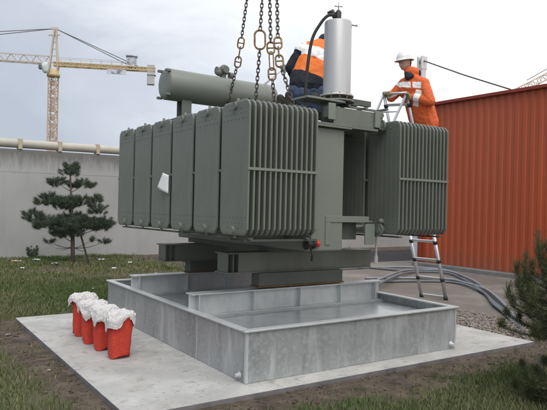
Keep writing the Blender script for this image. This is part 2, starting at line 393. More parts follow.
def stones(name, pts, sizes, m):
    t = (1+5**.5)/2
    b = np.array([(-1,t,0),(1,t,0),(-1,-t,0),(1,-t,0),(0,-1,t),(0,1,t),(0,-1,-t),(0,1,-t),(t,0,-1),(t,0,1),(-t,0,-1),(-t,0,1)])/1.9
    F = np.array([(0,11,5),(0,5,1),(0,1,7),(0,7,10),(0,10,11),(1,5,9),(5,11,4),(11,10,2),(10,7,6),(7,1,8),(3,9,4),(3,4,2),(3,2,6),(3,6,8),(3,8,9),(4,9,5),(2,4,11),(6,2,10),(8,6,7),(9,8,1)])
    n = len(pts); sc = sizes[:, None, None]*rng.uniform(.55, 1.25, (n, 1, 3))*np.array([1, 1, .7])*rng.uniform(.75, 1.2, (n, 12, 1))
    a = rng.uniform(0, 2*PI, n); c, s = np.cos(a), np.sin(a); v = b[None]*sc
    vx = v[..., 0]*c[:, None]-v[..., 1]*s[:, None]; vy = v[..., 0]*s[:, None]+v[..., 1]*c[:, None]
    v = np.stack([vx, vy, v[..., 2]], -1)+pts[:, None, :]
    f = F[None]+np.arange(n)[:, None, None]*12
    return raw_mesh(name, v.reshape(-1, 3), f.reshape(-1, 3), m)

# ------------------------------------------------------------------ the setting
ground()
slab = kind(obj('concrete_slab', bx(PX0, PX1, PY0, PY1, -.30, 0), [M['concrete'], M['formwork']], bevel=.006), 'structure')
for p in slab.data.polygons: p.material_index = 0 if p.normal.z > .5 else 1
bm = bmesh.new(); box(bm, AX0, 40, .45, 7.9, -.30, -.018); kind(obj('pavement', bm, M['apron'], bevel=.01), 'structure')
kind(obj('road', bx(4.2, 60, 7.93, 11.1, -.30, -.03), M['asphalt']), 'structure')
grass_layer()
n = 14000
gx = rng.uniform(PX1+.02, AX0+.02, n); gy = rng.uniform(-.12, 4.6, n); ok = rng.uniform(0, 1, n) < np.clip((gy+.15)/.4, .2, 1)
gx, gy = gx[ok], gy[ok]
kind(stones('gravel', np.stack([gx, gy, np.full(len(gx), -.045)+rng.uniform(0, .028, len(gx))], 1), rng.uniform(.008, .025, len(gx)), M['stone']), 'stuff')
n = 26000
sx = rng.uniform(-2.6, 5.4, n); sy = rng.uniform(-2.6, 4.4, n); d = slab_dist(sx, sy)
ok = (d > .015) & (rng.uniform(0, 1, n) < np.where(d < .6, .85, .16)*(1-grassy(sx, sy)*.8)) & ((sx < PX1+.02) | (sy < .1)) & in_view(sx, sy, 3, 14)
sx, sy = sx[ok], sy[ok]
kind(stones('soil_clods', np.stack([sx, sy, gheight(sx, sy)+.004], 1), .003+.018*rng.uniform(0, 1, len(sx))**4, M['soil']), 'stuff')

# boundary wall
WY = 12.5
w = thing('boundary_wall', 'long grey concrete boundary wall with dark stained top', 'wall', (1, WY, GZ))
bm = bmesh.new(); box(bm, -60, 40, WY, WY+.3, -.4, 2.22); box(bm, -60, 40, WY+.002, WY+.3, 2.225, 2.83)
obj('wall_body', bm, M['wall'], w)
pp = thing('wall_top_pipe', 'cream pipe running along the top of the grey wall on brackets', 'pipe', (1, WY+.1, 2.83))
bm = bmesh.new(); tube(bm, [(x, WY+.1, 2.985) for x in (-60, -10, 0, 10, 40)], .115, 16); obj('pipe', bm, M['pipe'], pp)
for x in (-2.1, -.55, .5, 1.52, 2.56, 3.6, 4.7):
    bm = bmesh.new(); box(bm, x-.05, x+.05, WY-.03, WY+.23, 2.832, 3.115); obj('bracket', bm, M['pipe_bracket'], pp, bevel=.01)

# red corrugated building
sh = thing('red_building', 'tall orange red building clad in vertical corrugated sheet', 'building', (9.5, 2, -.03))
def corrugated(bm, p0, p1, z0, z1, out, pitch=.2, dep=.027):
    p0, p1 = V(p0), V(p1); L_ = (p1-p0).length; d = (p1-p0)/L_; o = V(out); t = 0; prof = []
    while t < L_:
        for a, b in ((0, 0), (.42, 0), (.52, 1), (.90, 1)):
            q = t+a*pitch
            if q <= L_: prof.append(p0+d*q+o*(b-1)*dep)
        t += pitch
    prof.append(p1-o*dep)
    prev = None
    for q in prof:
        a = bm.verts.new((q.x, q.y, z0)); b = bm.verts.new((q.x, q.y, z1))
        if prev: bm.faces.new((prev[0], a, b, prev[1]))
        prev = (a, b)
bm = bmesh.new()
corrugated(bm, (9.5, 6.72, 0), (9.5, -10, 0), .085, 4.20, (-1,0,0))
corrugated(bm, (18, 6.78, 0), (9.56, 6.78, 0), .085, 4.20, (0,1,0))
o = obj('cladding', bm, M['red'], sh)
bm = bmesh.new(); box(bm, 9.44, 9.56, 6.72, 6.84, .085, 4.20); obj('corner_post', bm, M['red_trim'], sh, bevel=.01)
bm = bmesh.new(); box(bm, 9.41, 18.05, -10.05, 6.87, 4.203, 4.285); obj('roof', bm, M['red_trim'], sh, bevel=.012)
bm = bmesh.new(); box(bm, 9.30, 18, -10, 6.9, -.2, .08); obj('plinth', bm, M['kerb'], sh, bevel=.02)

# stay post and stay rope
po = thing('stay_post', 'white steel post beside the red building with a pulley head', 'post', (9.62, 6.98, -.03))
bm = bmesh.new(); box(bm, 9.53, 9.70, 6.90, 7.07, -.04, 5.26); obj('post_shaft', bm, M['post'], po, bevel=.012)
bm = bmesh.new(); 
for s in (-1, 1): box(bm, 9.51, 9.73, 6.985+s*.07-.02, 6.985+s*.07+.02, 5.263, 5.62)
obj('head_plate', bm, M['post'], po, bevel=.008)
bm = bmesh.new(); lathe(bm, (9.62, 6.95, 5.50), [(.075, 0), (.08, .015), (.06, .035), (.08, .055), (.075, .07)], 20, (0,1,0)); obj('pulley', bm, M['crane_grey'], po)
bm = bmesh.new(); tube(bm, [(9.6, 6.93, 5.5), (9.55, 5.5, 4.86), (9.5, 4.15, 4.30)], .018, 8)
tag(obj('stay_rope', bm, M['cable_dark']), 'thin rope running from the white post down to the red roof edge', 'rope')

# ------------------------------------------------------------------ catch basin
BL, BD, BH = 2.694, 3.644, .4615
ba = thing('oil_catch_basin', 'galvanised steel catch basin standing on the concrete slab', 'basin', (BL/2, BD/2, 0))
bm = bmesh.new(); t = .012
box(bm, 0, BL, 0, t, .003, BH-.022); box(bm, 0, BL, BD-t, BD, .003, BH-.022)
box(bm, 0, t, t+.001, BD-t-.001, .003, BH-.022); box(bm, BL-t, BL, t+.001, BD-t-.001, .003, BH-.022)
obj('side_wall', bm, M['galv'], ba)
bm = bmesh.new(); r0, r1 = -.026, .055
box(bm, r0, BL-r0, r0, r1, BH-.02, BH); box(bm, r0, BL-r0, BD-r1, BD-r0, BH-.02, BH)
box(bm, r0, r1, r1+.001, BD-r1-.001, BH-.0195, BH-.001); box(bm, BL-r1, BL-r0, r1+.001, BD-r1-.001, BH-.0195, BH-.001)
obj('rim', bm, M['galv_new'], ba, bevel=.006)
obj('base_plate', bx(.013, BL-.013, .013, BD-.013, .004, .03), M['galv'], ba)
B1, B2 = 1.20, 2.86
for y0, y1 in ((.075, B1-.135), (B1+.125, B2-.135), (B2+.125, BD-.085)):
    bm = bmesh.new()
    nx, ny = 24, 12
    g = [[bm.verts.new((.07+(BL-.14)*i/nx, y0+(y1-y0)*j/ny, .362+.004*math.sin(i*1.7)*math.sin(j*1.1+i*.3))) for j in range(ny+1)] for i in range(nx+1)]
    for i in range(nx):
        for j in range(ny): bm.faces.new((g[i][j], g[i+1][j], g[i+1][j+1], g[i][j+1])).smooth = True
    o = obj('cover_sheet', bm, M['galv_floor'], ba)
    md = o.modifiers.new('t', 'SOLIDIFY'); md.thickness = .006
for y, zt in ((.055, .355), (BD-.067, .355), (B1-.094, .372), (B1+.082, .372), (B2-.094, .372), (B2+.082, .372)): obj('ledge', bx(.02, BL-.02, y, y+.012, .30, zt), M['galv_new'], ba)
for y in (B1, B2):
    bm = bmesh.new(); x0, x1 = .03, BL-.03
    box(bm, x0, x1, y-.075, y+.075, .372, .384); box(bm, x0, x1, y-.075, y+.075, .598, .61); box(bm, x0, x1, y-.006, y+.006, .3845, .5975)
    o = obj('support_beam', bm, M['galv_new'], ba)
    for k, x in enumerate((.12, .78, 1.40, 2.0, 2.56)):
        for s in (-1, 1):
            bm = bmesh.new(); box(bm, x-.006, x+.006, min(y+s*.007, y+s*.07), max(y+s*.007, y+s*.07), .385, .597); obj('stiffener', bm, M['galv_new'], o)
for x, y, ax in ((-.001, .10, (-1,0,0)), (BL-.08, -.001, (0,-1,0))):
    bm = bmesh.new(); lathe(bm, (x, y, .055), [(.032, 0), (.032, .008), (.018, .0085), (.018, .04), (.012, .042)], 14, ax); obj('drain_plug', bm, M['galv_new'], ba)
bm = bmesh.new(); box(bm, -.006, 0-.0005, .93, .936, .004, .438); obj('weld_seam', bm, M['galv_new'], ba)
bm = bmesh.new(); box(bm, -.004, .022, -.004, .0, .004, .438); box(bm, -.004, -.0005, .0005, .022, .004, .438); obj('corner_strip', bm, M['galv_new'], ba)
bm = bmesh.new(); box(bm, BL-.022, BL+.004, -.004, 0-.0005, .004, .438); obj('corner_strip', bm, M['galv_new'], ba)

# ------------------------------------------------------------------ transformer
TB = V((1.42, 1.8, .615))
tr = thing('power_transformer', 'large grey green oil transformer with radiator banks hanging from chains', 'transformer', TB)
Z0, Z1 = 1.231, 2.463; PW = .488
# panels: heightfield plates with pressed flutes and clipped corners
def panel(bm, x, yc, half=.0085, flutes=7, flip=False):
    ny = flutes*4+2; zs = [0, .012, .03, .06, .14, .20]; zs = zs+[.62]+[Z1-Z0-q for q in zs[::-1]]
    H = Z1-Z0; grid = {}
    for side in (-1, 1):
        for i in range(ny+1):
            u = i/ny*2-1
            for j, z in enumerate(zs):
                e = min(z, H-z); clip = max(0, (.06-e)/.06)**1.5
                w = PW/2-clip*.055
                inner = 1 if e >= .14 else (0 if e < .07 else .5)
                ph = math.cos((u*flutes)*PI)*.5+.5
                edge = abs(u) > .985
                t = half*(1-.30*inner*ph*(0 if edge else 1))
                if edge: t = half*.95
                if e == 0: t = half*.5
                grid[side, i, j] = bm.verts.new((x+side*t, yc+u*w, Z0+z))
    nz = len(zs)
    for i in range(ny):
        for j in range(nz-1):
            a = [grid[-1,i,j], grid[-1,i,j+1], grid[-1,i+1,j+1], grid[-1,i+1,j]]; bm.faces.new(a).smooth = True
            a = [grid[1,i,j], grid[1,i+1,j], grid[1,i+1,j+1], grid[1,i,j+1]]; bm.faces.new(a).smooth = True
    for j in range(nz-1):
        bm.faces.new((grid[-1,0,j], grid[1,0,j], grid[1,0,j+1], grid[-1,0,j+1])); bm.faces.new((grid[-1,ny,j], grid[-1,ny,j+1], grid[1,ny,j+1], grid[1,ny,j]))
    for i in range(ny):
        bm.faces.new((grid[-1,i,0], grid[-1,i+1,0], grid[1,i+1,0], grid[1,i,0])); bm.faces.new((grid[-1,i,nz-1], grid[1,i,nz-1], grid[1,i+1,nz-1], grid[-1,i+1,nz-1]))
def dimples(bm, x, yc, out):
    for zz, n, w, sc in ((Z0+.165, 7, .40, .011), (Z0+.115, 6, .34, .011), (Z0+.07, 3, .2, .016), (Z1-.165, 7, .40, .011), (Z1-.115, 6, .34, .011), (Z1-.07, 3, .2, .016)):
        for k in range(n):
            y = yc+w*(k/(n-1)-.5); ball(bm, (x, y, zz), (.0035, sc*.6, sc*.6), 1)
NP = 14; PIT = .059
def radiator(x0, yc, tank_x):
    """a bank of 14 panels standing one behind the other along x, headers top and bottom running to the tank"""
    bm = bmesh.new()
    for k in range(NP): panel(bm, x0+.0105+k*PIT, yc)
    xs = (x0, x0+.021+(NP-1)*PIT)
    bm.normal_update()
    dimples(bm, xs[0]-.001, yc, -1); dimples(bm, xs[1]+.001, yc, 1)
    o = obj('radiator', bm, M['green'], tr)
    inner = xs[1] if tank_x > xs[1] else xs[0]; outer = xs[0] if inner == xs[1] else xs[1]
    d = 1 if inner > outer else -1
    for z in (Z0+.045, Z1-.045):
        bm = bmesh.new()
        tube(bm, [(outer-d*.022, yc, z), (tank_x, yc, z)], .036, 14)
        lathe(bm, (inner+d*.05, yc, z), [(.07, -.014), (.07, .014)], 16, (1,0,0))
        e_ = 1 if z > 2 else -1
        tube(bm, [(outer+.03*d, yc, z), (outer+.03*d, yc, z+e_*.075)], .014, 8)
        obj('header_pipe', bm, M['green'], o)
    for s in (-1, 1):
        bm = bmesh.new(); box(bm, xs[0]-.004, xs[1]+.004, yc+s*(PW/2+.004)-.003, yc+s*(PW/2+.004)+.003, 1.822, 1.846)
        obj('tie_bar', bm, M['green_light'], o)
    return o
YS = [.20+PW/2+k*.544 for k in range(6)]
r0 = radiator(.057, YS[0], .95); r1 = radiator(1.972, YS[0], 1.90)
for src in (r0, r1):
    for y in YS[1:]:
        c = src.copy(); link(c); c.parent = tr; c.location.y += y-YS[0]
        for g in src.children: d = g.copy(); link(d); d.parent = c
# underside rails joining the banks
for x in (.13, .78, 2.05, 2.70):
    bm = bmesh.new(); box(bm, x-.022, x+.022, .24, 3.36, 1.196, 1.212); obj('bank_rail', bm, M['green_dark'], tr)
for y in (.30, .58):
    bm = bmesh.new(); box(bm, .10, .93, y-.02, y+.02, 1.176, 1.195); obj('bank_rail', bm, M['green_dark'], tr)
for z in (Z0+.045, Z1-.045):
    bm = bmesh.new(); tube(bm, [(1.88, .62, z), (1.88, 3.30, z)], .05, 14)
    for y in (1.0, 1.9, 2.8): tube(bm, [(1.88, y, z), (1.41, y, z)], .045, 12)
    obj('manifold', bm, M['green'], tr)
# tank
TX0, TX1, TY0, TY1 = .95, 1.42, .47, 3.42
bm = bmesh.new(); box(bm, TX0, TX1, TY0, TY1, 1.06, 2.33); obj('tank', bm, M['green_light'], tr, bevel=.012)
bm = bmesh.new(); box(bm, TX0-.05, TX1+.05, TY0-.06, TY1+.06, 2.333, 2.352); box(bm, TX0-.05, TX1+.05, TY0-.06, TY1+.06, 2.355, 2.374); obj('cover_flange', bm, M['green'], tr)
obj('front_shelf', bx(TX1+.052, TX1+.43, .41, .53, 2.345, 2.372), M['green'], tr)
bm = bmesh.new()                                        # channel frame of the cover: front, back, sides
box(bm, 1.225, 1.80, .425, .437, 2.376, 2.55); box(bm, 1.225, 1.80, .437, .50, 2.538, 2.55)
box(bm, .92, 1.86, 3.30, 3.36, 2.376, 2.55); box(bm, .92, .98, .56, 3.29, 2.376, 2.55)
obj('cover_frame', bm, M['green'], tr)
bm = bmesh.new(); box(bm, 1.795, 1.875, .40, .424, 2.385, 2.565); box(bm, 1.80, 1.865, .426, .60, 2.385, 2.40); obj('end_plate', bm, M['green_light'], tr, bevel=.004)
bm = bmesh.new(); box(bm, 1.885, 1.925, .42, .46, 2.395, 2.56); box(bm, 1.86, 1.96, .40, .48, 2.372, 2.384); tube(bm, [(1.905, .41, 2.53), (1.905, .47, 2.53)], .03, 10); obj('end_clamp', bm, M['green'], tr)
bm = bmesh.new(); box(bm, 1.125, 1.222, .385, .40, 2.405, 2.575); box(bm, 1.14, 1.21, .401, .50, 2.43, 2.55); obj('terminal_box', bm, M['green_light'], tr, bevel=.006)
bm = bmesh.new(); box(bm, .86, 1.36, .40, .66, 2.598, 2.618); box(bm, .99, 1.66, .76, 1.66, 2.552, 2.566); box(bm, 1.2, 1.25, .45, .60, 2.40, 2.597); obj('cover_plate', bm, M['green_light'], tr)
for y, xa, xb, zz in ((.745, 1.20, 2.03, 2.705), (.50, 1.36, 1.62, 2.635)):
    bm = bmesh.new(); box(bm, xa, xb, y-.028, y+.028, zz-.03, zz+.03); obj('cover_bar', bm, M['green_dark'], tr)
bm = bmesh.new(); box(bm, 1.26, 2.04, .60, .635, 2.603, 2.624); box(bm, 2.01, 2.04, .45, .599, 2.603, 2.624); box(bm, 1.45, 1.48, .45, .599, 2.58, 2.602); box(bm, 1.70, 1.73, .45, .599, 2.58, 2.602); box(bm, 1.86, 1.90, .60, 3.28, 2.535, 2.551); box(bm, 1.30, 1.34, .72, 3.2, 2.535, 2.551)
for y in (1.75, 2.2, 2.7): box(bm, .98, 1.86, y, y+.05, 2.50, 2.534)
obj('cover_rail', bm, M['green'], tr)
# cable box (silver cylinder) on its flange
bc = (1.382, .568)
bm = bmesh.new(); lathe(bm, (*bc, 2.592), [(.185, 0.03), (.185, .05), (.13, .0505), (.13, .088)], 36); obj('pedestal', bm, M['green'], tr)
bm = bmesh.new()
for k in range(12):
    a = 2*PI*k/12; bm = bmesh.new(); tube(bm, [(bc[0]+.165*math.cos(a), bc[1]+.165*math.sin(a), 2.643), (bc[0]+.165*math.cos(a), bc[1]+.165*math.sin(a), 2.71)], .009, 6)
    obj('flange_stud', bm, M['brass'], tr)
bm = bmesh.new(); lathe(bm, (*bc, 2.681), [(.180, 0), (.180, .016), (.148, .0165), (.147, .03), (.145, .79), (.140, .803), (.05, .808)], 48)
cb = obj('cable_box', bm, M['steel_silver'], tr)
bm = bmesh.new(); lathe(bm, (*bc, 3.486), [(.045, 0), (.045, .02), (.03, .022), (.034, .10), (.02, .125)], 16); tube(bm, [(1.36, .585, 3.53), (1.325, .61, 3.60), (1.30, .625, 3.57)], .03, 10); obj('sealing_cap', bm, M['black'], cb)
bm = bmesh.new(); tube(bm, [(*bc, 3.60), (*bc, 3.70)], .006, 6); tube(bm, [(bc[0]-.04, bc[1]+.02, 3.655), (bc[0]+.04, bc[1]-.02, 3.655)], .006, 6); ball(bm, (bc[0], bc[1], 3.655), .013, 1); obj('earth_stud', bm, M['steel_silver'], cb)
bm = bmesh.new(); tube(bm, [(bc[0]+.12, bc[1]-.08, 3.46), (bc[0]+.165, bc[1]-.11, 3.455)], .009, 6); ball(bm, (bc[0]+.165, bc[1]-.11, 3.455), .014, 1); obj('bleed_screw', bm, M['steel_silver'], cb)
# conservator
cy = 3.02; cz = 3.10; CR = .208; CX0, CX1 = .505, 2.2
bm = bmesh.new(); lathe(bm, (CX0, cy, cz), [(.05, -.012), (CR*.55, -.010), (CR-.02, 0), (CR, .022), (CR, CX1-CX0-.02), (CR-.012, CX1-CX0), (.05, CX1-CX0+.03)], 40, (1,0,0))
co = obj('conservator', bm, M['green_light'], tr)
for a in (1.05, -2.3, 2.3, -1.0):
    bm = bmesh.new(); p = V((CX0-.0, cy+math.cos(a)*(CR+.0), cz+math.sin(a)*(CR+.0)))
    box(bm, p.x-.05, p.x+.02, p.y-.02, p.y+.02, p.z-.016, p.z+.016); obj('end_lug', bm, M['green'], co, bevel=.004)
bm = bmesh.new(); tube(bm, [(1.43, 3.1, 3.27), (1.43, 3.1, 3.40)], .05, 12); ball(bm, (1.43, 3.1, 3.42), (.085, .07, .07), 2)
lathe(bm, (1.43, 3.02, 3.43), [(.075, -.05), (.075, -.035), (.05, -.03), (.05, .02)], 14, (0,-1,0))
lathe(bm, (1.33, 3.08, 3.41), [(.05, -.05), (.055, 0), (.055, .02)], 12, (-1,0,0)); ball(bm, (1.34, 3.06, 3.38), .05, 2); lathe(bm, (1.52, 3.08, 3.37), [(.045, 0), (.045, .06)], 12, (1,0,0))
obj('relief_valve', bm, M['green'], co)
for x in (.80, 1.9):
    bm = bmesh.new(); box(bm, x-.07, x+.07, 2.94, 2.955, 2.376, 2.93); box(bm, x-.07, x+.07, 3.085, 3.10, 2.376, 2.93); box(bm, x-.006, x+.006, 2.9555, 3.0845, 2.376, 2.90); obj('conservator_bracket', bm, M['green'], tr)
bm = bmesh.new(); tube(bm, [(2.04, 3.05, 3.26), (2.31, 2.88, 3.55)], .016, 8); obj('breather_pipe', bm, M['white'], tr)
bm = bmesh.new(); lathe(bm, (2.335, 2.875, 3.555), [(.055, -.02), (.06, -.015), (.06, .015), (.05, .02)], 20, (.5,.85,.1)); obj('gauge', bm, M['hose_light'], tr)
bm = bmesh.new(); tube(bm, spline([(.50, 3.2, 2.50), (.9, 2.4, 2.52), (.85, 1.2, 2.52), (.8, .6, 2.52)], 6), .016, 8)
tube(bm, spline([(.35, 3.3, 2.50), (.3, 2.2, 2.53), (.33, 1.3, 2.515), (.25, .5, 2.53)], 6), .012, 8)
obj('cable_run', bm, M['green_dark'], tr)
bm = bmesh.new()
for x in (.30, .55):
    tube(bm, [(x, .75, 2.50), (x, 3.3, 2.50)], .016, 10)
obj('vent_pipe', bm, M['green'], tr)
# skids: two crossbeams with feet
for y in (1.30, 2.86):
    ya, yb = y-.10, y+.16
    bm = bmesh.new()
    box(bm, .45, 2.55, ya, yb, .985, .999); box(bm, .60, 2.548, ya+.006, ya+.020, .791, .984); box(bm, .60, 2.548, yb-.020, yb-.006, .791, .984)
    box(bm, .45, 2.55, ya, yb, .776, .790)
    for x in (.47, .54, .612, 2.53): box(bm, x, x+.012, ya+.024, yb-.024, .791, .984)
    o = obj('skid_beam', bm, M['green'], tr)
y = 1.23
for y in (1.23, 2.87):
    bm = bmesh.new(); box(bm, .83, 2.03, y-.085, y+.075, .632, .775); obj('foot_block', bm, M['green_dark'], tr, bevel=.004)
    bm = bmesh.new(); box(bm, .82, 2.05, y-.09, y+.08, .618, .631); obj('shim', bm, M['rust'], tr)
# lower jacking bracket: open frame
bm = bmesh.new()
box(bm, 1.18, 1.79, .46, .478, 1.355, 1.42); box(bm, 1.18, 1.245, .46, .478, 1.12, 1.354); box(bm, 1.74, 1.88, .46, .478, 1.115, 1.34)
box(bm, 1.18, 1.80, .479, .60, 1.41, 1.42); box(bm, 1.795, 1.86, .47, .56, 1.36, 1.372)
obj('jacking_bracket', bm, M['green_light'], tr, bevel=.003)
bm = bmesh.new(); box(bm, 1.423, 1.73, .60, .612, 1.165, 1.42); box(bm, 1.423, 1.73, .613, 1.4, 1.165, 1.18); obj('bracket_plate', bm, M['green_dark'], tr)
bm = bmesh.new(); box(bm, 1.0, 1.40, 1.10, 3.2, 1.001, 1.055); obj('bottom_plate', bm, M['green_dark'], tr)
# drain valve with red handle
bm = bmesh.new(); lathe(bm, (.985, .46, 1.13), [(.055, -.06), (.055, -.045), (.03, -.044), (.03, .03), (.045, .031), (.045, .05)], 14, (1,0,0)); ball(bm, (.96, .46, 1.13), .045, 2)
tube(bm, [(1.0, .46, 1.10), (1.01, .455, 1.02), (1.005, .46, .96)], .012, 8); tube(bm, [(.96, .46, 1.17), (.96, .46, 1.24)], .025, 10)
dv = obj('drain_valve', bm, M['black'], tr)
bm = bmesh.new(); lathe(bm, (1.045, .45, 1.135), [(.02, 0), (.034, .006), (.034, .035), (.025, .042)], 14, (1,-.3,0)); obj('valve_handle', bm, M['redplastic'], dv)
bm = bmesh.new(); tube(bm, [(2.335, .90, 1.25), (2.337, .90, 1.12), (2.338, .90, .97), (2.338, .90, .93), (2.338, .90, .86)], [.011, .014, .014, .026, .022], 12); obj('drain_pipe', bm, M['white'], tr)
bm = bmesh.new(); ball(bm, (1.96, .45, 1.37), .035, 2); tube(bm, spline([(1.95, .44, 1.38), (2.02, .43, 1.33), (2.06, .42, 1.25)], 5), .022, 8); obj('bottom_valve', bm, M['green'], tr)
# lifting lugs on the cover
LUG = {'A': (1.38, 3.0, 2.56), 'B': (1.04, 1.64, 2.56), 'C': (.98, 1.1, 2.56), 'D': (1.0, .78, 2.56)}
for k, p in LUG.items():
    bm = bmesh.new(); box(bm, p[0]-.045, p[0]+.045, p[1]-.012, p[1]+.012, 2.40, 2.585); obj('lifting_lug', bm, M['green'], tr, bevel=.01)
# the whole transformer sits a touch askew, about the point it was set down on
Rt = Euler((math.radians(-.51), math.radians(.39), math.radians(1.19)), 'XYZ').to_matrix()
cen = V((1.3, 1.5, .8)); tr.rotation_euler = Rt.to_euler(); tr.location = cen + Rt @ (TB-cen) + V((0,0,.004))

# sheet of paper stuck between radiator panels
bm = bmesh.new(); g = []
for i in range(7):
    row = []
    for j in range(9):
        u, v = i/6, j/8
        A, B, C_, D = V((.018, 1.905, 1.868)), V((.040, 1.795, 1.838)), V((.040, 1.795, 1.632)), V((.0, 2.015, 1.705))
        q = A.lerp(B, u).lerp(D.lerp(C_, u), v); q.x -= .018*math.sin(PI*u)*(.4+.6*v)
        row.append(bm.verts.new(q))
    g.append(row)
for i in range(6):
    for j in range(8): bm.faces.new((g[i][j], g[i+1][j], g[i+1][j+1], g[i][j+1])).smooth = True
o = tag(obj('paper_sheet', bm, M['paper']), 'white paper sheet tucked into the gap between grey green radiators', 'paper')
o.modifiers.new('t', 'SOLIDIFY').thickness = .001

# black cable from the cable box
bm = bmesh.new(); tube(bm, spline([(1.36, .59, 3.565), (1.30, .63, 3.55), (1.235, .67, 3.46), (1.165, .713, 3.29), (1.128, .738, 2.97), (1.118, .746, 2.70), (1.115, .75, 2.575)], 8), .017, 10)
tag(obj('black_cable', bm, M['black']), 'thick black cable hanging from the top of the silver cylinder', 'cable')

# ------------------------------------------------------------------ lifting chains
HOOK = V((1.282, 1.779, 6.274))
def link_mesh(bm, c, d, side, ln, wd, r, seg=8):
    """one stadium shaped link; d along, side across"""
    pts = []
    h = ln/2-wd/2
    for k in range(seg+1): a = -PI/2+PI*k/seg; pts.append(c + d*(h+math.cos(a)*wd/2) + side*math.sin(a)*wd/2)
    for k in range(seg+1): a = PI/2+PI*k/seg; pts.append(c + d*(-h+math.cos(a)*wd/2) + side*math.sin(a)*wd/2)
    tube(bm, pts, r, 6, closed=True)
def run_chain(bm, p, q, pitch=.046, twist=0.0):
    p, q = V(p), V(q); L_ = (q-p).length; n = max(2, round(L_/pitch)); d = (q-p)/L_
    a = V((.833, -.553, 0)); a = (a-d*a.dot(d)).normalized(); b = d.cross(a); k = L_/n
    s1 = a*math.cos(twist)+b*math.sin(twist); s2 = d.cross(s1)
    for i in range(n): link_mesh(bm, p+d*(i+.5)*k, d, s1 if i % 2 else s2, k+.016, .034, .0062)
def omega(bm, c, d, sc=1.0):
    a = V((.833, -.553, 0)); d = V(d).normalized(); a = (a-d*a.dot(d)).normalized()
    link_mesh(bm, V(c), d, a, .115*sc, .064*sc, .011); tube(bm, [V(c)-a*.03*sc, V(c)+a*.03*sc], .0085, 8)
CH = {
 'A': [HOOK, (1.389, 2.463, 4.232), (1.408, 2.626, 3.701), (1.412, 2.701, 3.46), (1.381, 2.873, 2.977), LUG['A']],
 'B': [HOOK, (1.143, 1.688, 3.972), (1.112, 1.669, 3.49), (1.109, 1.654, 3.281), (1.061, 1.647, 2.812), LUG['B']],
 'C': [HOOK, (1.053, 1.382, 3.87), (1.008, 1.269, 3.293), (.990, 1.204, 2.988), (.98, 1.143, 2.723), LUG['C']],
 'D': [HOOK, (1.03, 1.198, 3.816), (.967, 1.065, 3.299), (.95, 1.004, 3.089), (.983, .864, 2.759), LUG['D']]}
LAB = {'A': 'rusty lifting chain hanging in front of the conservator valve', 'B': 'rusty lifting chain with one large oval ring in it',
       'C': 'rusty lifting chain with a long narrow link between two joints', 'D': 'rusty lifting chain nearest the worker in the orange vest'}
for k, P in CH.items():
    P = [V(p) for p in P]; d2 = (P[3]-P[2]).normalized()
    t = thing('lifting_chain', LAB[k], 'chain', P[5], 'chains holding the transformer')
    bm = bmesh.new()
    gap = .068
    ua = (P[2]-P[1]).normalized(); ub = (P[4]-P[3]).normalized()
    run_chain(bm, P[0]-V((0,0,.05)), P[1], twist=.35)
    if k == 'B':
        run_chain(bm, P[1], P[2]+V((0,0,.11)), twist=.35); obj('chain_strand', bm, M['chain'], t); bm = bmesh.new(); run_chain(bm, P[2]-V((0,0,.11)), P[4], twist=.3)
    else:
        run_chain(bm, P[1], P[2]-ua*gap, twist=.35); obj('chain_strand', bm, M['chain'], t); bm = bmesh.new(); run_chain(bm, P[3]+ub*gap, P[4], twist=.5)
    run_chain(bm, P[4], P[5], twist=.4)
    obj('chain_strand', bm, M['chain'], t)
    if k == 'B':
        bm = bmesh.new(); link_mesh(bm, P[2], d2, V((.833,-.553,0)), .23, .125, .0125, 12); obj('ring', bm, M['brass'], t)
    else:
        for c in (P[2], P[3]):
            bm = bmesh.new(); omega(bm, c, d2, 1.25); obj('connecting_link', bm, M['brass'], t)
        m_ = (P[2]+P[3])/2; L_ = (P[3]-P[2]).length-.11
        bm = bmesh.new()
        if k == 'C': link_mesh(bm, m_, d2, V((.833,-.553,0)), L_+.02, .045, .008)
        else:
            s = d2.cross(V((.833,-.553,0))).normalized(); link_mesh(bm, m_, d2, s, L_+.02, .04, .009)
        obj('joining_link', bm, M['brass'], t)
t = thing('crane_hook', 'steel lifting hook that carries the four chains', 'hook', HOOK)
bm = bmesh.new(); link_mesh(bm, HOOK+V((0,0,.08)), V((0,0,1)), V((.833,-.553,0)), .30, .17, .017, 12); obj('ring', bm, M['brass'], t)
bm = bmesh.new(); c = HOOK+V((0,0,.30)); tube(bm, [c+V((.833,-.553,0))*(.10*math.cos(a))+V((0,0,.10*math.sin(a))) for a in np.linspace(-3.6, .9, 18)]+[c+V((0,0,.2)), c+V((0,0,.5))], [.02+.012*math.sin(i/19*PI) for i in range(20)], 10); obj('hook_body', bm, M['chain'], t)

# ------------------------------------------------------------------ ladder
la = thing('step_ladder', 'aluminium folding ladder standing behind the transformer', 'ladder', (5.34, 2.62, -.035))
FR, FL = V((5.40, 2.42, -.035)), V((5.28, 2.85, -.035)); TR, TL = V((4.36, 2.42, 3.36)), V((4.24, 2.82, 3.38))
for a, b in ((FR, TR), (FL, TL)):
    bm = bmesh.new(); tube(bm, [a+(b-a)*.012, a+(b-a)*.33], .030, 12); tube(bm, [a+(b-a)*.33, a+(b-a)*.66], .027, 12); tube(bm, [a+(b-a)*.66, b], .024, 12); obj('rail', bm, M['alu'], la)
    d = (b-a)
    for k in range(0, 11): bm = bmesh.new(); tube(bm, [a+d*(.012+k*.093-.006), a+d*(.012+k*.093+.010)], .036, 12); obj('collar', bm, M['black'], la)
    bm = bmesh.new(); tube(bm, [a+V((0,0,.002)), a+d*.011], .036, 12); obj('rubber_foot', bm, M['black'], la)
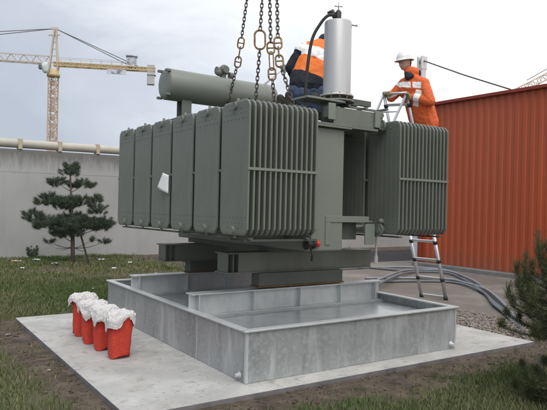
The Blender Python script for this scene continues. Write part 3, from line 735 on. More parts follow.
for k in range(0, 11):
    f = .018+k*.093; bm = bmesh.new(); bar(bm, FR+(TR-FR)*f, FL+(TL-FL)*f, .045, .026, (1,0,.3)); obj('rung', bm, M['alu'], la, bevel=.005)
bm = bmesh.new(); tube(bm, [TR, TL], .021, 10); obj('top_rung', bm, M['alu'], la)
G1, G2 = V((3.02, 2.50, 1.0)), V((2.98, 2.76, 1.0))
for a, b in ((TR, V((2.74, 2.45, .50))), (TL, V((2.74, 2.78, .50)))):
    bm = bmesh.new(); tube(bm, [a, b], .020, 10); obj('rear_rail', bm, M['alu'], la)
for k in range(1, 9):
    f = k*.11; a = TR+(V((2.74, 2.45, .50))-TR)*f; b = TL+(V((2.74, 2.78, .50))-TL)*f
    bm = bmesh.new(); tube(bm, [a, b], .014, 8); obj('rear_rung', bm, M['alu'], la)

# ------------------------------------------------------------------ people
R3, F3 = V((.8330, -.5533, 0)), V((.5533, .8330, 0))
def head(bm, c, face, up, sc=1.0):
    """head with brow, nose, mouth, chin, ears; c = centre of the skull"""
    f = V(face).normalized(); u = (V(up)-f*V(up).dot(f)).normalized(); s = f.cross(u)
    at = lambda a, b, h: V(c)+(f*a+s*b+u*h)*sc
    hull(bm, [(at(-.02,0,.03), .085*sc), (at(.03,0,.03), .075*sc), (at(.05,0,-.03), .055*sc), (at(.055,0,-.085), .03*sc), (at(-.01,.035,-.04), .045*sc), (at(-.01,-.035,-.04), .045*sc)])
    hull(bm, [(at(.098,0,.012), .010*sc), (at(.122,0,-.028), .013*sc), (at(.095,0,-.032), .018*sc)], 1)
    hull(bm, [(at(.088,-.03,.022), .013*sc), (at(.098,0,.022), .013*sc), (at(.088,.03,.022), .013*sc)], 1)
    hull(bm, [(at(.092,-.016,-.062), .009*sc), (at(.098,0,-.06), .011*sc), (at(.092,.016,-.062), .009*sc)], 1)
    for q in (-1, 1):
        hull(bm, [(at(-.012,q*.082,.01), .014*sc), (at(-.02,q*.088,-.005), .016*sc), (at(-.012,q*.080,-.03), .010*sc)], 1)
        ball(bm, at(.084, q*.03, .0), .011*sc, 1)
    return at
def hand_grip(bm, c, axis, palm_dir, side=1, r=.024, k_=1.22):
    """a hand closed round a bar: palm behind the bar, four fingers wrapping it one by one, thumb from the palm's side"""
    a = V(axis).normalized(); p = V(palm_dir).normalized(); p = (p-a*p.dot(a)).normalized(); n = a.cross(p); c = V(c)
    hull(bm, [(c-p*(r+.014)+a*.032*k_, .017*k_), (c-p*(r+.014)-a*.032*k_, .016*k_), (c-p*(r+.03*k_)+n*.045*side+a*.02, .019*k_), (c-p*(r+.03*k_)+n*.045*side-a*.02, .018*k_)])
    for k, (ofs, ln) in enumerate(((.036, .95), (.012, 1.06), (-.012, 1.0), (-.036, .82))):
        pts = [c+a*ofs*k_+(-p*math.cos(t)-n*side*math.sin(t))*(r+.010*k_) for t in np.linspace(0, PI*1.25*ln, 6)]
        for q0, q1, ra, rb in zip(pts, pts[1:], (.011, .0105, .010, .0095, .009), (.0105, .010, .0095, .009, .0085)): hull(bm, [(q0, ra*k_), (q1, rb*k_)], 1)
    th = [c-p*(r+.02)+a*.045*k_+n*side*.02, c-p*.008+a*.052*k_+n*side*(r+.012), c+p*(r+.004)+a*.040*k_+n*side*(r*.6)]
    hull(bm, [(th[0], .015*k_), (th[1], .012*k_)], 1); hull(bm, [(th[1], .012*k_), (th[2], .010*k_)], 1)

# --- worker on the ladder
def W2(r, z, d=0.0): return V((4.485, 2.463, z)) + R3*r + F3*d
p2 = thing('person', 'worker in orange reflective jacket and white hard hat on the ladder', 'person', (4.9, 2.45, 1.60))
hip = W2(.235, 2.93, .02); chest = W2(.06, 3.42, .0); neck = W2(.0, 3.63, .0)
shL, shR = W2(.165, 3.50, -.15), W2(-.075, 3.55, .15)
elL, haL = W2(.245, 3.20, -.27), TR+(TL-TR)*.06
elR, haR = W2(-.27, 3.34, .20), TL+(TR-TL)*.04
haL = TR + V((.0, .0, -.075)); axL = (TR-FR).normalized(); haR = TL+(TR-TL)*.10; axR = (TR-TL).normalized()
wrL = haL + R3*.075 + V((0,0,.005)) - F3*.03; wrR = haR + R3*.02 + V((0,0,.03)) + F3*.075
wrR = haR + R3*.075 + F3*.02 + V((0,0,.01))
hc = W2(-.110, 3.855, -.01); face = V((-.96, .02, -.24))
kneeL, kneeR = V((4.74, 2.33, 2.53)), V((4.70, 2.62, 2.56)); ftL, ftR = V((4.86, 2.50, 2.10)), V((4.80, 2.72, 2.10))
hpL, hpR = hip + V((.0, -.10, -.02)), hip + V((-.02, .12, -.02))
bm = bmesh.new()
at = head(bm, hc, face, V((-.12, .05, 1)))
hull(bm, [(hc+V((.03,.0,-.06)), .055), (neck, .062)])
hull(bm, [(shL, .07), (shR, .07), (chest, .12)]); hull(bm, [(chest, .12), (hip, .12)])
for s_, e_, w_ in ((shL, elL, wrL), (shR, elR, wrR)): hull(bm, [(s_, .055), (e_, .045)]); hull(bm, [(e_, .045), (w_, .032)])
for h_, k_, f_ in ((hpL, kneeL, ftL), (hpR, kneeR, ftR)): hull(bm, [(h_, .08), (k_, .055)]); hull(bm, [(k_, .055), (f_+V((.05,0,.10)), .038)]); hull(bm, [(f_+V((.05,0,.05)), .04), (f_+V((-.1,0,.03)), .035)])
hull(bm, [(wrL, .03), (haL+R3*.035-F3*.02, .028)]); hull(bm, [(wrR, .03), (haR+R3*.035+F3*.01, .028)])
body = fuse('body', bm, M['skin'], p2, .0075, 2)
bm = bmesh.new()
hull(bm, [(shL+V((0,0,.0)), .092), (shR, .092), (neck+V((.02,0,-.05)), .115), (chest, .17), (W2(.13,3.42,-.1), .13), (W2(-.06,3.43,.08), .135), (W2(-.09,3.46,.02), .10), (W2(.20,3.44,.0), .12)])
hull(bm, [(W2(.13,3.36,-.09), .14), (W2(.03,3.38,.1), .14), (W2(-.01,3.36,.03), .12), (W2(.22,3.30,.05), .14), (hip+V((.02,-.10,.0)), .135), (hip+V((0,.12,0)), .135), (hip+V((.02,-.10,-.07)), .135), (hip+V((0,.12,-.07)), .135)])
for s_, e_, w_ in ((shL, elL, wrL), (shR, elR, wrR)):
    hull(bm, [(s_, .10), (e_, .085)]); hull(bm, [(e_, .085), (w_+(e_-w_).normalized()*.02, .062)])
hull(bm, [(neck+V((.03,.02,.0)), .105), (neck+V((-.03,.0,.085)), .092), (neck+V((.07,-.02,.08)), .085)])
def pickj(p, n):
    def seg(a, b, lo, hi, rad):
        t = (p-a).dot(b-a)/(b-a).length_squared
        return lo < t < hi and (p-(a+(b-a)*t)).length < rad
    if seg(elL, wrL, .55, .88, .13) or seg(elR, wrR, .52, .92, .12): return 1
    r = (p-W2(0, 0)).dot(R3); d = (p-W2(0, 0)).dot(F3)
    zz = p.z + .16*(r-.0)
    if 3.43 < zz < 3.53 and (p-elL).length > .13 and not seg(shL, elL, .3, 1, .13) and not seg(shR, elR, .35, 1, .13):
        # the stripe is interrupted by the zip
        if r > .11 or abs(r+.02) < .014: return 0
        return 1
    if seg(shL, elL, .45, .62, .12): return 0
    return 0
jk = fuse('jacket', bm, [M['jacket'], M['reflect']], p2, .0065, 6, .016, .06, pickj)
bm = bmesh.new(); hull(bm, [(neck+V((.13,-.03,.045)), .045), (neck+V((.09,-.08,.085)), .035), (neck+V((.11,.05,.08)), .04)])
fuse('collar_lining', bm, M['navy'], jk, .009, 2)
bm = bmesh.new(); hull(bm, [(neck+V((-.115,-.04,-.02)), .05), (neck+V((-.10,.0,.04)), .04), (neck+V((-.07,-.08,.0)), .04)]); fuse('scarf', bm, M['navy'], jk, .009, 2)
bm = bmesh.new()
for h_, k_, f_ in ((hpL, kneeL, ftL), (hpR, kneeR, ftR)):
    hull(bm, [(h_-V((0,0,.03)), .105), (k_, .085)]); hull(bm, [(k_, .088), (f_+V((.05,0,.11)), .066)])
hull(bm, [(hpL, .105), (hpR, .105)])
fuse('trousers', bm, M['navy'], p2, .012, 2, .015)
for f_ in (ftL, ftR):
    bm = bmesh.new(); hull(bm, [(f_+V((.05,0,.10)), .055), (f_+V((.06,0,.045)), .05)]); hull(bm, [(f_+V((.06,0,.04)), .05), (f_+V((-.11,0,.03)), .042)]); fuse('boot', bm, M['boot'], p2, .01, 2)
for c_, ax_, w_, sd in ((haL, axL, wrL, 1), (haR, axR, wrR, 1)):
    bm = bmesh.new(); hand_grip(bm, c_, ax_, (c_-w_), sd, .022); hull(bm, [(c_+(w_-c_)*.45, .033), (w_, .038)])
    fuse('glove', bm, M['glove'], p2, .0055, 2)
bm = bmesh.new(); f = face.normalized(); f = V((f.x, f.y, -.12)).normalized(); u = (V((-.12,.05,1))-f*V((-.12,.05,1)).dot(f)).normalized(); s = f.cross(u)
hb = hc+u*.052-f*.012; prof = []
nr, na = 9, 36; rings = []
for i in range(nr+1):
    th = PI/2*i/nr; ring = []
    for k in range(na):
        a = 2*PI*k/na; rr = math.cos(th); ridge = .008*math.exp(-(math.sin(a)*rr/.2)**2)*(math.sin(th)**.5)
        ring.append(bm.verts.new(hb+f*math.cos(a)*rr*.150+s*math.sin(a)*rr*.122+u*(math.sin(th)*.150+ridge)))
    rings.append(ring)
brim = [bm.verts.new(hb+f*(math.cos(a)*(.164+.050*max(0, math.cos(a))**2))+s*math.sin(a)*.134+u*(-.016-.010*max(0, math.cos(a)))) for a in [2*PI*k/na for k in range(na)]]
for A, B in [(brim, rings[0])]+list(zip(rings, rings[1:])):
    for k in range(na): bm.faces.new((A[k], A[(k+1) % na], B[(k+1) % na], B[k])).smooth = True
o = obj('hard_hat', bm, M['helmet'], p2); md = o.modifiers.new('t', 'SOLIDIFY'); md.thickness = .004; md.offset = -1
bm = bmesh.new(); hull(bm, [(at(-.045,0,.0), .082), (at(-.06,0,-.045), .055)]); fuse('hair', bm, M['hair'], p2, .008, 1)
for q in (-1, 1):
    bm = bmesh.new(); ball(bm, at(.0905, q*.030, .003), (.0085, .0085, .006), 2); obj('eye', bm, M['hair'], p2, smooth=True)

# --- worker crouching on the cover behind the silver cylinder
def W1(r, z, d=0.0): return V((1.629, 1.189, z)) + R3*r + F3*d
p1 = thing('person', 'worker in orange vest and jeans crouching behind the silver cylinder', 'person', W1(-.1, 2.57))
hip = W1(-.135, 2.885, .0); wst = W1(-.125, 3.02, .04); chest = W1(-.05, 3.27, .10); neck = W1(.065, 3.525, .17)
shL, shR = W1(-.20, 3.36, .12), W1(.21, 3.33, .16); elL, wrL = W1(-.325, 3.16, .10), W1(-.23, 3.02, .30)
elR, wrR = W1(.30, 3.12, .26), W1(.24, 2.98, .42)
hpL, hpR = hip+R3*-.09, hip+R3*.10; knL, knR = W1(.08, 2.65, .34), W1(.20, 2.65, .10); ftL, ftR = W1(-.44, 2.69, .16), W1(-.345, 2.70, .02)
hc = W1(.235, 3.53, .24); face = V(F3*.75+R3*.55+V((0,0,-.55)))
bm = bmesh.new(); at = head(bm, hc, face, V((.2,.25,1)))
hull(bm, [(hc+V((-.03,-.05,-.06)), .055), (neck, .06)]); hull(bm, [(shL, .07), (shR, .07), (chest, .12)]); hull(bm, [(chest, .12), (wst, .11), (hip, .125)])
for s_, e_, w_ in ((shL, elL, wrL), (shR, elR, wrR)):
    hull(bm, [(s_, .055), (e_, .044)]); hull(bm, [(e_, .044), (w_, .03)])
    dv_ = (w_-e_).normalized(); sd = dv_.cross(V((0,0,1))).normalized()
    hull(bm, [(w_, .028), (w_+dv_*.07+sd*.022, .018), (w_+dv_*.07-sd*.022, .018)])
    for k in range(4):
        b0 = w_+dv_*.075+sd*(k-1.5)*.017; b1 = b0+dv_*.035-V((0,0,.012)); b2 = b1+dv_*.02-V((0,0,.03))
        hull(bm, [(b0, .010), (b1, .009)], 1); hull(bm, [(b1, .009), (b2, .008)], 1)
    b0 = w_+dv_*.03+sd*.03; hull(bm, [(b0, .012), (b0+dv_*.04+sd*.02-V((0,0,.015)), .010)], 1)
for h_, k_, f_ in ((hpL, knL, ftL), (hpR, knR, ftR)): hull(bm, [(h_, .085), (k_, .058)]); hull(bm, [(k_, .055), (f_+V((0,0,.07)), .04)])
fuse('body', bm, M['skin'], p1, .009, 2)
bm = bmesh.new()
hull(bm, [(shL, .095), (shR, .095), (chest, .165), (neck-V((0,0,.06)), .09)]); hull(bm, [(chest+R3*-.05, .15), (chest+R3*.06, .15), (wst+R3*-.06, .155), (wst+R3*.07, .155), (hip+R3*-.06+V((0,0,.06)), .15), (hip+R3*.08+V((0,0,.06)), .15)])
for s_, e_, w_ in ((shL, elL, wrL), (shR, elR, wrR)): hull(bm, [(s_, .082), (e_, .068)]); hull(bm, [(e_, .068), (w_, .05)])
hull(bm, [(neck-V((0,0,.03)), .085), (neck+V((.03,.02,.01)), .075)])
axis_ = (neck-wst).normalized()
def pickv(p, n):
    t = (p-wst).dot(axis_); r = (p-W1(0,0)).dot(R3); L_ = (neck-wst).length
    def seg(a, b, lo, rad):
        q = (p-a).dot(b-a)/(b-a).length_squared; return q > lo and (p-(a+(b-a)*min(1, q))).length < rad
    if seg(shL, elL, .12, .105) or seg(elL, wrL, -.2, .10) or seg(shR, elR, .2, .11) or seg(elR, wrR, -.2, .10): return 2
    if t < .02*L_ or t > L_*.93: return 2
    if .40*L_ < t < .66*L_: return 1
    if -.185 < r < -.145 and t > .4*L_: return 1
    return 0
vs = fuse('vest', bm, [M['vest'], M['reflect'], M['navy']], p1, .0065, 5, .020, .08, pickv)
bm = bmesh.new(); hull(bm, [(hpL+V((0,0,-.01)), .135), (hpR+V((0,0,-.01)), .135)])
for h_, k_, f_ in ((hpL, knL, ftL), (hpR, knR, ftR)): hull(bm, [(h_, .125), (k_, .085)]); hull(bm, [(k_, .085), (f_+R3*.13+V((0,0,.06)), .062)])
fuse('jeans', bm, M['jeans'], p1, .011, 2, .018)
for f_ in (ftL, ftR):                                   # kneeling, boots upright on their toes
    bm = bmesh.new(); hull(bm, [(f_+R3*.06+V((0,0,.06)), .055), (f_+V((0,0,.125)), .045)]); hull(bm, [(f_+V((0,0,.12)), .043), (f_+V((0,0,.0)), .047), (f_+R3*.05+V((0,0,-.075)), .04)])
    fuse('boot', bm, M['boot'], p1, .01, 2)
bm = bmesh.new(); hull(bm, [(at(-.045,0,.03), .084), (at(.0,0,.065), .07), (at(-.06,0,-.03), .06)]); fuse('hair', bm, M['hair'], p1, .008, 1)

# ------------------------------------------------------------------ red bags with white liners
def bag(c, h, seed, label):
    rnd = random.Random(seed); t = thing('waste_bag', label, 'bag', c, 'red bags on the slab')
    bm = bmesh.new(); n = 40; m_ = 16; rings = []
    for j in range(m_+1):
        v = j/m_; ring = []
        for k in range(n):
            a = 2*PI*k/n; rx = .108+.012*v; ry = .075+.035*v*v
            sq = (abs(math.cos(a))**4+abs(math.sin(a))**4)**-.25
            wob = 1+.05*math.sin(3*a+seed)*math.sin(v*5+seed)+.07*mnoise.noise(V((math.cos(a)*1.6, math.sin(a)*1.6, v*4+seed*3)))
            z = h*.88*v
            if j == 0: z += .022+.022*math.cos(2*a+seed*.6)
            ring.append(bm.verts.new(V(c)+V((math.cos(a)*rx*sq*wob*.92, math.sin(a)*ry*sq*wob*.92, z))))
        rings.append(ring)
    for A, B in zip(rings, rings[1:]):
        for k in range(n): bm.faces.new((A[k], A[(k+1) % n], B[(k+1) % n], B[k])).smooth = True
    bm.faces.new([bm.verts.new(v.co+V((0,0,.01))) for v in rings[0]][::-1])
    obj('sack', bm, M['bag_red'], t)
    bm = bmesh.new(); rings = []; n = 110
    key = [(1.06, .70), (1.12, .76), (1.16, .82), (1.13, .88), (1.07, .925), (.96, .955), (.80, .955), (.55, .93), (.3, .905), (.02, .90)]
    prof = []
    for (s0, v0), (s1, v1) in zip(key, key[1:]):
        for i in range(3): prof.append((s0+(s1-s0)*i/3, v0+(v1-v0)*i/3))
    prof.append(key[-1])
    for j, (s_, v) in enumerate(prof):
        ring = []; tj = min(1, j/14)
        for k in range(n):
            a = 2*PI*k/n; sq = (abs(math.cos(a))**3+abs(math.sin(a))**3)**-.33
            ca, sa = math.cos(a), math.sin(a)
            q = V((ca*s_*1.5, sa*s_*1.5, v*7+seed*7))
            r1 = 1-abs(mnoise.noise(q*1.5))*2; r2 = 1-abs(mnoise.noise(q*3.4+V((3,1,2))))*2; r3 = 1-abs(mnoise.noise(q*7+V((1,7,4))))*2
            w_ = 1+.13*mnoise.noise(q*.9)+.055*r1+.035*r2+.016*r3+.16*(1-tj)*max(0, math.sin(2*a+seed*1.7))
            dz = .030*mnoise.noise(q*.8+V((5,2,seed)))+.014*r2+.007*r3
            dz += (1-tj)**2*(.045*math.sin(2*a+seed)+.030*math.sin(5*a+seed*2)-.01)
            ring.append(bm.verts.new(V(c)+V((ca*.118*sq*s_*w_, sa*.108*sq*s_*w_, h*v+dz*h/.45))))
        rings.append(ring)
    for A, B in zip(rings, rings[1:]):
        for k in range(n): bm.faces.new((A[k], A[(k+1) % n], B[(k+1) % n], B[k]))
    bm.faces.new(rings[-1])
    o = obj('liner', bm, M['bag_white'], t); o.modifiers.new('t', 'SOLIDIFY').thickness = .003
    return t
bag((-.665, 2.50, .001), .475, 1, 'red bag farthest along the row toward the grass')
bag((-.675, 2.10, .001), .45, 2, 'red bag standing next to the farthest red bag')
bag((-.655, 1.75, .001), .455, 3, 'red bag half hidden behind the nearest red bag')
bag((-.63, 1.36, .001), .46, 4, 'nearest red bag with its white liner hanging low')

# ------------------------------------------------------------------ conduits on the apron
def hose(pts, r, m, label):
    bm = bmesh.new(); P = spline(pts, 14); tube(bm, P, [r*(1+.06*(i % 2)) for i in range(len(P))], 10)
    tag(obj('conduit', bm, m), label, 'conduit', 'conduits lying on the pavement')
hose([(2.85, 2.05, .02), (3.8, 3.0, .10), (5.9, 4.4, .12), (8.0, 5.75, .03), (8.75, 5.3, .03), (8.0, 4.0, .03), (6.9, 2.75, .03), (5.9, 1.75, .03), (5.2, 1.05, .02), (4.6, .5, -.03)], .023, M['hose_light'], 'pale grey conduit making the widest loop on the pavement')
hose([(2.85, 1.9, .02), (3.9, 2.9, .06), (5.8, 4.2, .10), (7.8, 5.45, .02), (8.45, 5.0, .02), (7.7, 3.85, .02), (6.75, 2.75, .02), (5.75, 1.75, .03), (5.05, 1.0, .02), (4.5, .42, -.03)], .023, M['hose'], 'dark grey conduit inside the widest loop on the pavement')
hose([(6.0, 5.1, .01), (6.9, 4.75, .01), (7.6, 4.25, .01), (7.4, 3.55, .01), (6.7, 2.6, .06), (5.7, 1.6, .09), (5.0, .9, .05), (4.45, .35, -.02)], .023, M['hose_light'], 'pale grey conduit lying across the middle of the pavement')
hose([(5.6, 4.6, .01), (6.5, 4.35, .01), (7.2, 3.95, .01), (7.1, 3.35, .02), (6.45, 2.45, .03), (5.6, 1.65, .03), (5.1, 1.1, .02), (4.65, .62, -.02)], .023, M['hose'], 'dark grey conduit making the smallest loop on the pavement')
hose([(5.2, 6.3, .01), (6.8, 6.7, .01), (8.4, 6.5, .01), (9.0, 5.9, .01), (8.9, 5.2, .01), (8.4, 4.5, .01)], .023, M['hose_light'], 'pale grey conduit curving near the base of the red building')
for (x, y, a, l, lab) in ((7.75, 6.55, 1.9, 1.5, 'long dark steel plate lying flat on the pavement'), (7.2, 7.05, 2.1, .8, 'short dark steel plate lying behind the long one')):
    bm = bmesh.new(); d = V((math.cos(a), math.sin(a), 0))*l/2; c = V((x, y, -.005)); bar(bm, c-d, c+d, .34, .05); tag(obj('steel_plate', bm, M['timber'], bevel=.006), lab, 'plate', 'steel plates on the pavement')

# ------------------------------------------------------------------ pines
def needles(P, D, n, ln, w, m, name, parent, spread=.9):
    """needle tufts: P twig points, D twig directions"""
    P = np.array([tuple(p) for p in P]); D = np.array([tuple(d) for d in D]); k = len(P)
    i = rng.integers(0, k, n); p = P[i]+rng.normal(0, .012, (n, 3)); d = D[i]+rng.normal(0, spread, (n, 3)); d /= np.linalg.norm(d, axis=1)[:, None]
    L_ = ln*rng.uniform(.6, 1.2, n)[:, None]; s = np.cross(d, rng.normal(0, 1, (n, 3))); s /= np.linalg.norm(s, axis=1)[:, None]
    v = np.stack([p-s*w, p+s*w, p+d*L_], 1); f = np.arange(n*3).reshape(-1, 3)
    off = np.array(OFF[parent.name])
    o = raw_mesh(name, (v-off).reshape(-1, 3), f, m, np.repeat(np.clip(rng.normal(.4, .3, n)+np.repeat(0, n), 0, 1), 3)); o.parent = parent; return o
PT = V((1.42, 10.62, -.07))
t1 = thing('pine_tree', 'small staked pine tree growing on the grass before the grey wall', 'tree', PT)
bm = bmesh.new(); tube(bm, [PT-V((0,0,.1)), PT+V((-.02,0,.6)), PT+V((-.05,.02,1.3)), PT+V((-.09,.03,2.0)), PT+V((-.12,.04,2.48))], [.055, .048, .036, .024, .012], 10); obj('trunk', bm, M['bark'], t1)
tw_p, tw_d = [], []
rnd = random.Random(5)
def branch(p0, tip, r0):
    p0, tip = V(p0), V(tip); mid = (p0+tip)/2-V((0,0,.06*(tip-p0).length)); P = spline([p0, mid, tip], 6)
    bm = bmesh.new(); tube(bm, P, [r0*(1-.75*i/(len(P)-1)) for i in range(len(P))], 6); obj('branch', bm, M['bark'], t1)
def pad(c, rx, rz, n):
    """a flat cushion of upturned shoots"""
    c = V(c)
    for _ in range(int(n*2.2)):
        a = rnd.uniform(0, 2*PI); q = rnd.random()**.5
        b = c+V((math.cos(a)*rx*q, math.sin(a)*rx*q, rnd.uniform(-.6, .6)*rz*(1.35-.6*q)-.10*rx*q*q))
        d = V((math.cos(a)*.9*q, math.sin(a)*.9*q, .5)).normalized()
        for s_ in np.linspace(-.03, .06, 5): tw_p.append(b+d*s_); tw_d.append(d)
def trunk_at(z): return PT+V((-.048*z, .016*z, z))
# cushions (offset along the wall x, towards camera y, height, radius, thickness)
for ox, oy, z, rx, rz, nn in (
    (0, 0, 2.42, .17, .14, 12), (0, 0, 2.28, .20, .12, 9),
    (-.30, .05, 2.03, .20, .15, 14), (.33, .0, 2.00, .23, .13, 15), (.1, .2, 1.98, .15, .1, 6),
    (-.52, .0, 1.60, .28, .18, 24), (-.20, -.1, 1.56, .30, .2, 26), (.20, .0, 1.58, .30, .17, 22), (.54, -.1, 1.62, .17, .12, 10), (.58, -.2, 1.38, .2, .17, 15), (.0, .3, 1.5, .3, .2, 14),
    (-.85, .1, 1.20, .22, .18, 18), (-.60, -.1, 1.05, .30, .25, 30), (-.25, -.3, 1.03, .32, .25, 30), (.05, .1, 1.10, .30, .25, 26), (.30, -.1, 1.05, .3, .18, 20), (.62, .0, .98, .28, .2, 24), (.88, .1, .97, .19, .14, 13), (.80, -.15, 1.10, .16, .12, 9),
    (-.30, -.1, .78, .22, .15, 16), (.0, -.2, .80, .22, .16, 14), (.78, -.1, .56, .12, .07, 5), (.43, -.1, .60, .07, .05, 2), (-.55, -.05, .58, .09, .07, 3), (.2, .3, .86, .2, .12, 8)):
    b0 = trunk_at(max(.4, z-.22)); tip = trunk_at(z)+V((ox, oy, -.02))
    tip.z = PT.z+z
    if abs(ox)+abs(oy) > .05: branch(b0, tip, .013)
    pad(tip, rx, rz, nn)
for q in ((-.45, -.1, .42), (.35, .1, .30), (-.25, .2, .35)): branch(trunk_at(.45), PT+V(q), .011)
needles(tw_p, tw_d, 80000, .088, .0034, M['needles'], 'crown', t1, 1.0)
bm = bmesh.new(); bar(bm, (1.80, 10.5, -.15), (1.50, 10.58, .95), .045, .045); tag(obj('tree_stake', bm, M['stake']), 'dark wooden stake leaning against the staked pine trunk', 'stake')
# sapling at the right edge
PR = V((2.10, -1.79, -.07))
t2 = thing('pine_tree', 'young pine with long upright shoots at the edge of the slab', 'tree', PR)
bm = bmesh.new(); tube(bm, [PR-V((0,0,.1)), PR+V((.01,0,.6)), PR+V((0,.01,1.1)), PR+V((0,0,1.5))], [.030, .026, .02, .011], 10); obj('trunk', bm, M['bark'], t2)
tw_p, tw_d = [], []; rnd = random.Random(11)
def shoot(p0, tip, up=.10, n=12):
    p0, tip = V(p0), V(tip); mid = (p0*.45+tip*.55)-V((0,0,.04)); P = spline([p0, mid, tip, tip+V((0,0,up))+(tip-p0).normalized()*.02], 5)
    bm = bmesh.new(); tube(bm, P, [.010*(1-.7*i/(len(P)-1)) for i in range(len(P))], 6); obj('branch', bm, M['bark'], t2)
    for a, b in list(zip(P, P[1:]))[4:]:
        for k in range(3): tw_p.append(a.lerp(b, k/3)); tw_d.append(((b-a).normalized()*1.1+V((0,0,.25))))
for z, nb, L_, el in ((.10, 11, .50, .08), (.20, 11, .54, .10), (.60, 11, .56, .14), (.70, 11, .55, .22), (.78, 10, .54, .26), (.86, 12, .52, .32), (1.0, 10, .40, .36), (1.18, 7, .26, .28), (1.36, 5, .14, .2)):
    for k in range(nb):
        a = 2*PI*(k+rnd.uniform(-.3, .3))/nb+z*3; l = L_*rnd.uniform(.8, 1.15)
        shoot(PR+V((0, 0, z)), PR+V((math.cos(a)*l, math.sin(a)*l, z+el*.55*rnd.uniform(.3, 1.1))), el*rnd.uniform(.25, .6))
        if rnd.random() < .85:
            b = a+rnd.choice((-.6, .6)); shoot(PR+V((math.cos(a)*l*.4, math.sin(a)*l*.4, z+.03)), PR+V((math.cos(b)*l*.85, math.sin(b)*l*.85, z+el*.4)), el*.5)
needles(tw_p, tw_d, 64000, .085, .0017, M['needles_near'], 'crown', t2, .7)

# weed by the wall
wd = thing('weed', 'small dark weed at the foot of the grey wall', 'plant', (.78, 12.2, -.07)); bm = bmesh.new()
tp, td = [], []
for k in range(14):
    a = rnd.uniform(0, 2*PI); b = V((.78, 12.2, -.07)); e = b+V((math.cos(a)*.13, math.sin(a)*.1, rnd.uniform(.15, .34))); tube(bm, [b, e], [.006, .003], 4)
    for s_ in (.5, .75, 1): tp.append(b.lerp(e, s_)); td.append((e-b).normalized())
obj('stem', bm, M['bark'], wd); needles(tp, td, 700, .07, .010, M['needles'], 'foliage', wd, .9)

# ------------------------------------------------------------------ litter on the grass
M['scrap_blue'] = mat('blue_scrap', (0.08, 0.20, 0.34), .6); M['scrap_tan'] = mat('tan_scrap', (0.42, 0.36, 0.28), .8); M['scrap_pink'] = mat('pale_pink_scrap', (0.62, 0.45, 0.42), .7)
LIT = [((.75, 11.5), .22, 'paper', 'pale crumpled scrap on the grass beneath the staked pine', 0), ((.12, 11.9), .16, 'scrap_blue', 'blue plastic scrap at the foot of the grey wall', 0), ((.22, 11.2), .22, 'scrap_pink', 'pinkish scrap of rubbish lying near the blue scrap', 0),
       ((.05, 9.6), .11, 'paper', None, 1), ((.35, 8.9), .10, 'paper', None, 1), ((-.2, 7.8), .07, 'paper', None, 1), ((2.6, 9.9), .13, 'paper', None, 1), ((1.9, 9.0), .12, 'paper', None, 1), ((.6, 6.2), .09, 'paper', None, 1), ((1.3, 7.0), .08, 'paper', None, 1), ((2.5, 8.0), .08, 'paper', None, 1), ((-.9, 5.6), .07, 'paper', None, 1), ((2.2, 10.9), .18, 'paper', None, 1), ((.9, 10.3), .13, 'paper', None, 1),
       ((-1.36, 3.05), .075, 'scrap_tan', 'pale wood chip lying in the soil beside the slab', 0), ((-1.30, 1.35), .04, 'scrap_tan', 'tiny tan chip in the soil strip beside the slab', 0)]
for (x, y), s_, mk, lab, grp in LIT:
    bm = bmesh.new(); z = float(gheight(np.array(x), np.array(y)))+.035*(s_ > .1)+.012; a0 = rnd.uniform(0, PI); el = .4 if 'chip' in (lab or '') else .75
    pts = [[bm.verts.new((x+math.cos(a0)*(u-.5)*s_-math.sin(a0)*(v-.5)*s_*el, y+math.sin(a0)*(u-.5)*s_+math.cos(a0)*(v-.5)*s_*el, z+s_*.25*abs(mnoise.noise(V((u*2.3+x*5, v*2.3+y*5, s_*9)))))) for v in np.linspace(0, 1, 6)] for u in np.linspace(0, 1, 6)]
    for i in range(5):
        for j in range(5):
            if (i, j) not in ((0, 0), (4, 4), (0, 4)): bm.faces.new((pts[i][j], pts[i+1][j], pts[i+1][j+1], pts[i][j+1]))
    for v in [v for v in bm.verts if not v.link_faces]: bm.verts.remove(v)
    o = obj('scrap', bm, M[mk]); o.modifiers.new('t', 'SOLIDIFY').thickness = .004
    tag(o, lab or 'white paper scrap lying loose on the lawn', 'litter', 'white paper scraps on the lawn' if grp else None)

# ------------------------------------------------------------------ distant tower crane
def lattice(bm, p, q, w, h, n, r, tri=False, up=(0,0,1)):
    p, q = V(p), V(q); d = (q-p).normalized(); s = d.cross(V(up)); s.normalize(); u = s.cross(d)
    ch = [s*w/2, -s*w/2, u*h] if tri else [s*w/2+u*h/2, -s*w/2+u*h/2, -s*w/2-u*h/2, s*w/2-u*h/2]
    for c in ch: bar(bm, p+c, q+c, r*2, r*2)
    k = len(ch)
    for i in range(n):
        a = p+(q-p)*i/n; b = p+(q-p)*(i+1)/n
        for j in range(k):
            c0, c1 = ch[j], ch[(j+1) % k]
            if i % 2: c0, c1 = c1, c0
            bar(bm, a+c0, b+c1, r*1.1, r*1.1)
            if not tri: bar(bm, a+ch[j], a+ch[(j+1) % k], r, r)
CB = V((26.6, 120.3, -1)); DJ = V((.915, -.403, 0))
tc = thing('tower_crane', 'distant yellow and red tower crane rising beyond the grey wall', 'crane', CB)
bm = bmesh.new(); lattice(bm, CB, (26.6, 120.3, 25.8), 1.45, 1.45, 20, .10, up=(-.55, -.83, 0)); obj('mast', bm, M['crane_red_hazed'], tc)
bm = bmesh.new()
for k in range(14):
    z = 2+k*1.7; box(bm, 26.35, 26.85, 120.1, 120.5, z, z+1.1)
obj('mast_ladder', bm, M['crane_pale_hazed'], tc)
